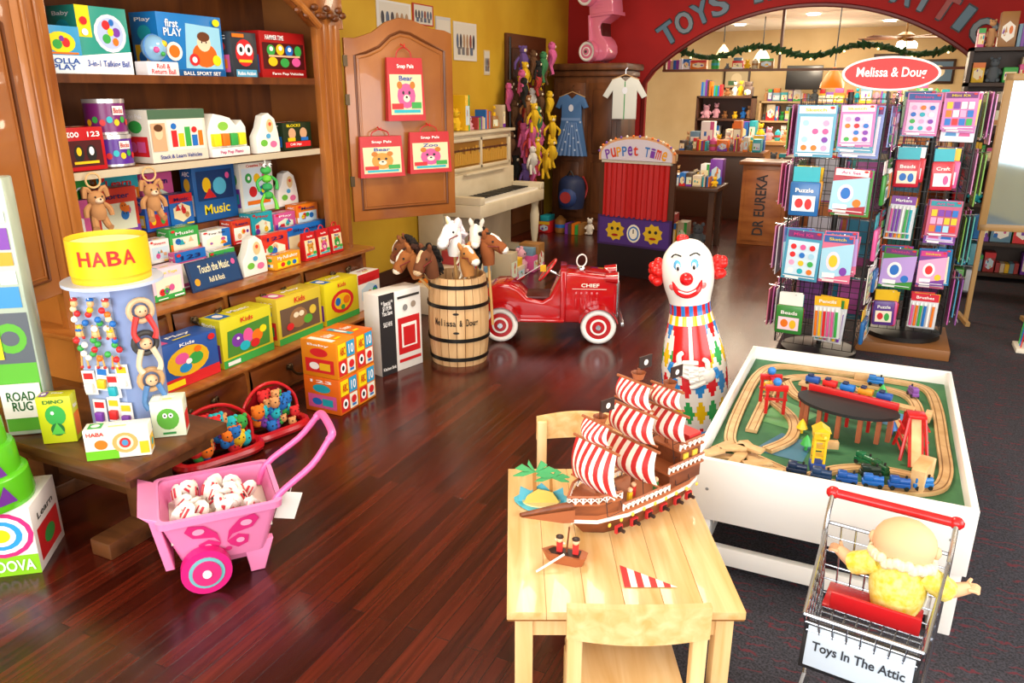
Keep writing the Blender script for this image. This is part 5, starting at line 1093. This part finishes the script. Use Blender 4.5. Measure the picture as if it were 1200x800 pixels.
for i in range(110):
    t=i/109;x=-2.85+3.7*t;z=2.16+.06*math.cos(t*pi*6);m.push((x,10.8,z),(rnd.random()*3,rnd.random()*3,rnd.random()*3));m.lathe([(.008,-.07),(.035,0),(.008,.07)],GR,6);m.pop()
    if i%11==0:m.sph((x,10.75,z-.04),.013,C('#ffdf90',.3,0,5),8)
m.done()
m=M('hanging_shelf');m.box(-2.9,.93,10.95,11.1,1.93,1.96,C('#6a4020'))
for x in(-2.9,-1.4,.9):m.box(x,x+.03,10.98,11.08,1.96,2.75,C('#6a4020'))
m.done();clutter('toy_assortment',-2.85,-1.45,10.96,11.09,1.961,.16,78,9)
def pendant(x,y,zt,z,c,k=1,e=1.0):
    m=M('pendant_lamp');m.cyl((x,y,z+.2),(x,y,zt),.008,BLACK,6)
    m.push((x,y,z),(0,0,0),(k,k,k));m.lathe([(.13,0),(.12,.05),(.08,.13),(.03,.19),(.02,.21)],C(c,.4,0,e),20,cap=False);m.sph((0,0,.06),.04,C('#ffd890',.4,0,8),10);m.pop();m.done()
pendant(-.75,11.6,2.75,1.72,'#e0680c',1.25,.9);pendant(-1.9,13,2.75,2.1,'#f0e0c0');pendant(-2.3,12.0,2.75,2.15,'#e8c890',.8)
m=M('ceiling_fan');m.cyl((0,0,0),(0,0,.35),.015,C('#7a5a30',.3,.6),8);m.lathe([(.03,-.1),(.1,-.08),(.11,0),(.04,.04)],C('#7a5a30',.3,.6),20)
for k in range(5):
    m.push((0,0,-.03),(.15,0,k*2*pi/5+.2));m.box(.1,.62,-.06,.06,-.005,.005,C('#5a3418'),.003);m.pop()
for k in range(3):a=k*2.1;m.push((.09*math.cos(a),.09*math.sin(a),-.16));m.lathe([(.06,0),(.055,.06),(.02,.09)],C('#fff0d0',.4,0,16),14);m.pop()
m.done((.05,12.0,2.38))
m=M('recessed_ceiling_light')
for x,y in((-2.2,11.6),(-1.2,12.8),(-.3,11.2),(.9,13),(-2.5,14.3),(-.2,14.5),(-1.4,11.3)):
    m.push((x,y,2.735));m.lathe([(.09,0),(.09,.012)],C('#fff2dc',.4,0,30),16);m.pop()
m.done()
# right side
m=M('standing_mirror');WF=C('#b89058',.4)
m.box(0,.5,0,.03,0,.05,WF,.004);m.box(0,.5,0,.03,1.05,1.1,WF,.004);m.box(0,.05,0,.03,0,1.1,WF,.004);m.box(.45,.5,0,.03,0,1.1,WF,.004);m.box(.05,.45,.012,.018,.05,1.05,C('#a8c0cc',.05,.6));m.box(0.02,.05,.0,.03,-.7,0,WF);m.box(.45,.48,0,.03,-.7,0,WF);m.box(0,.03,-.15,.2,-.70,-.67,WF);m.box(.45,.5,-.15,.2,-.70,-.67,WF);m.done((.70,6.6,.708),rad(8))
def wirestand(loc,seed,zt=.75):
    m=M('wire_display_stand');rnd=random.Random(seed);z=.05
    while z<zt-.2:
        m.box(0,.34,0,.3,z,z+.008,CHROME)
        for k in range(4):m.box(.02+.08*k,.085+.08*k,.02,.2,z+.01,z+.19,rnd.choice(['#2a78c0','#40a8d0','#c8d0d8','#6ac060','#58a0b0']),.004)
        z+=.225
    for x in(0,.33):
        for y in(0,.29):m.box(x,x+.01,y,y+.01,0,zt,CHROME)
    m.done(loc)
wirestand((.50,7.4,.007),6)
m=M('bead_maze_toy')
m.box(0,.2,0,.2,0,.03,'#e8e0d0',.004)
for k in range(3):m.tube([(.03,.04+.05*k,.03),(.05,.05+.05*k,.3),(.12,.06+.05*k,.2),(.15,.05+.05*k,.34),(.18,.04+.05*k,.03)],.004,['#d82020','#1d6fc4','#38a84a'][k],6,n=5)
for k in range(6):m.sph((.05+.02*k,.05+.02*k,.1+.03*k),.014,PAL[k],8)
m.done((.98,5.9,.007))
clutter('toy_assortment',1.2,1.7,6.9,7.3,.007,.6,81,3)
# ------------------------------------------------------------ camera
cam=bpy.data.cameras.new('camera');cam.lens=27;cam.sensor_width=36;cam.clip_start=.05
co=bpy.data.objects.new('camera',cam);bpy.context.collection.objects.link(co);co.location=(0,0,1.7)
pitch=math.atan(295/900);co.rotation_euler=(pi/2-pitch,0,TH);bpy.context.scene.camera=co
# ------------------------------------------------------------ light
w=bpy.data.worlds.new('world');bpy.context.scene.world=w;w.use_nodes=True;bg=w.node_tree.nodes['Background'];bg.inputs[0].default_value=(.85,.93,1,1);bg.inputs[1].default_value=1.2
def area(n,loc,rot,sx,sy,p,c):
    l=bpy.data.lights.new(n,'AREA');l.shape='RECTANGLE';l.size=sx;l.size_y=sy;l.energy=p;l.color=c
    o=bpy.data.objects.new(n,l);bpy.context.collection.objects.link(o);o.location=loc;o.rotation_euler=rot
area('window_daylight',(-.4,-1.45,1.8),(pi/2,0,0),6.2,2.2,250,(1,.98,.95))
area('side_window_daylight',(3.15,2.2,1.75),(pi/2,0,pi/2),4,2.0,150,(1,.98,.95))
area('ceiling_panel_light',(-1.4,3.2,3.25),(0,0,0),.9,.9,75,(1,.88,.7))
area('ceiling_panel_light',(-1.6,7.6,3.25),(0,0,0),1.2,1.0,75,(1,.85,.65))
area('back_room_light',(-1,12.8,2.7),(0,0,0),4,3,210,(1,.85,.65))
for x,y,z,p in((-.75,11.6,1.7,18),(.05,12.0,2.1,40),(-1.9,13.0,2.0,25),(-1.2,14.6,2.2,30)):
    l=bpy.data.lights.new('lamp_glow','POINT');l.energy=p;l.color=(1,.82,.6);l.shadow_soft_size=.1;o=bpy.data.objects.new('lamp_glow',l);bpy.context.collection.objects.link(o);o.location=(x,y,z-.06)
vs=bpy.context.scene.view_settings;vs.view_transform='Standard';vs.look='None';vs.exposure=0.0
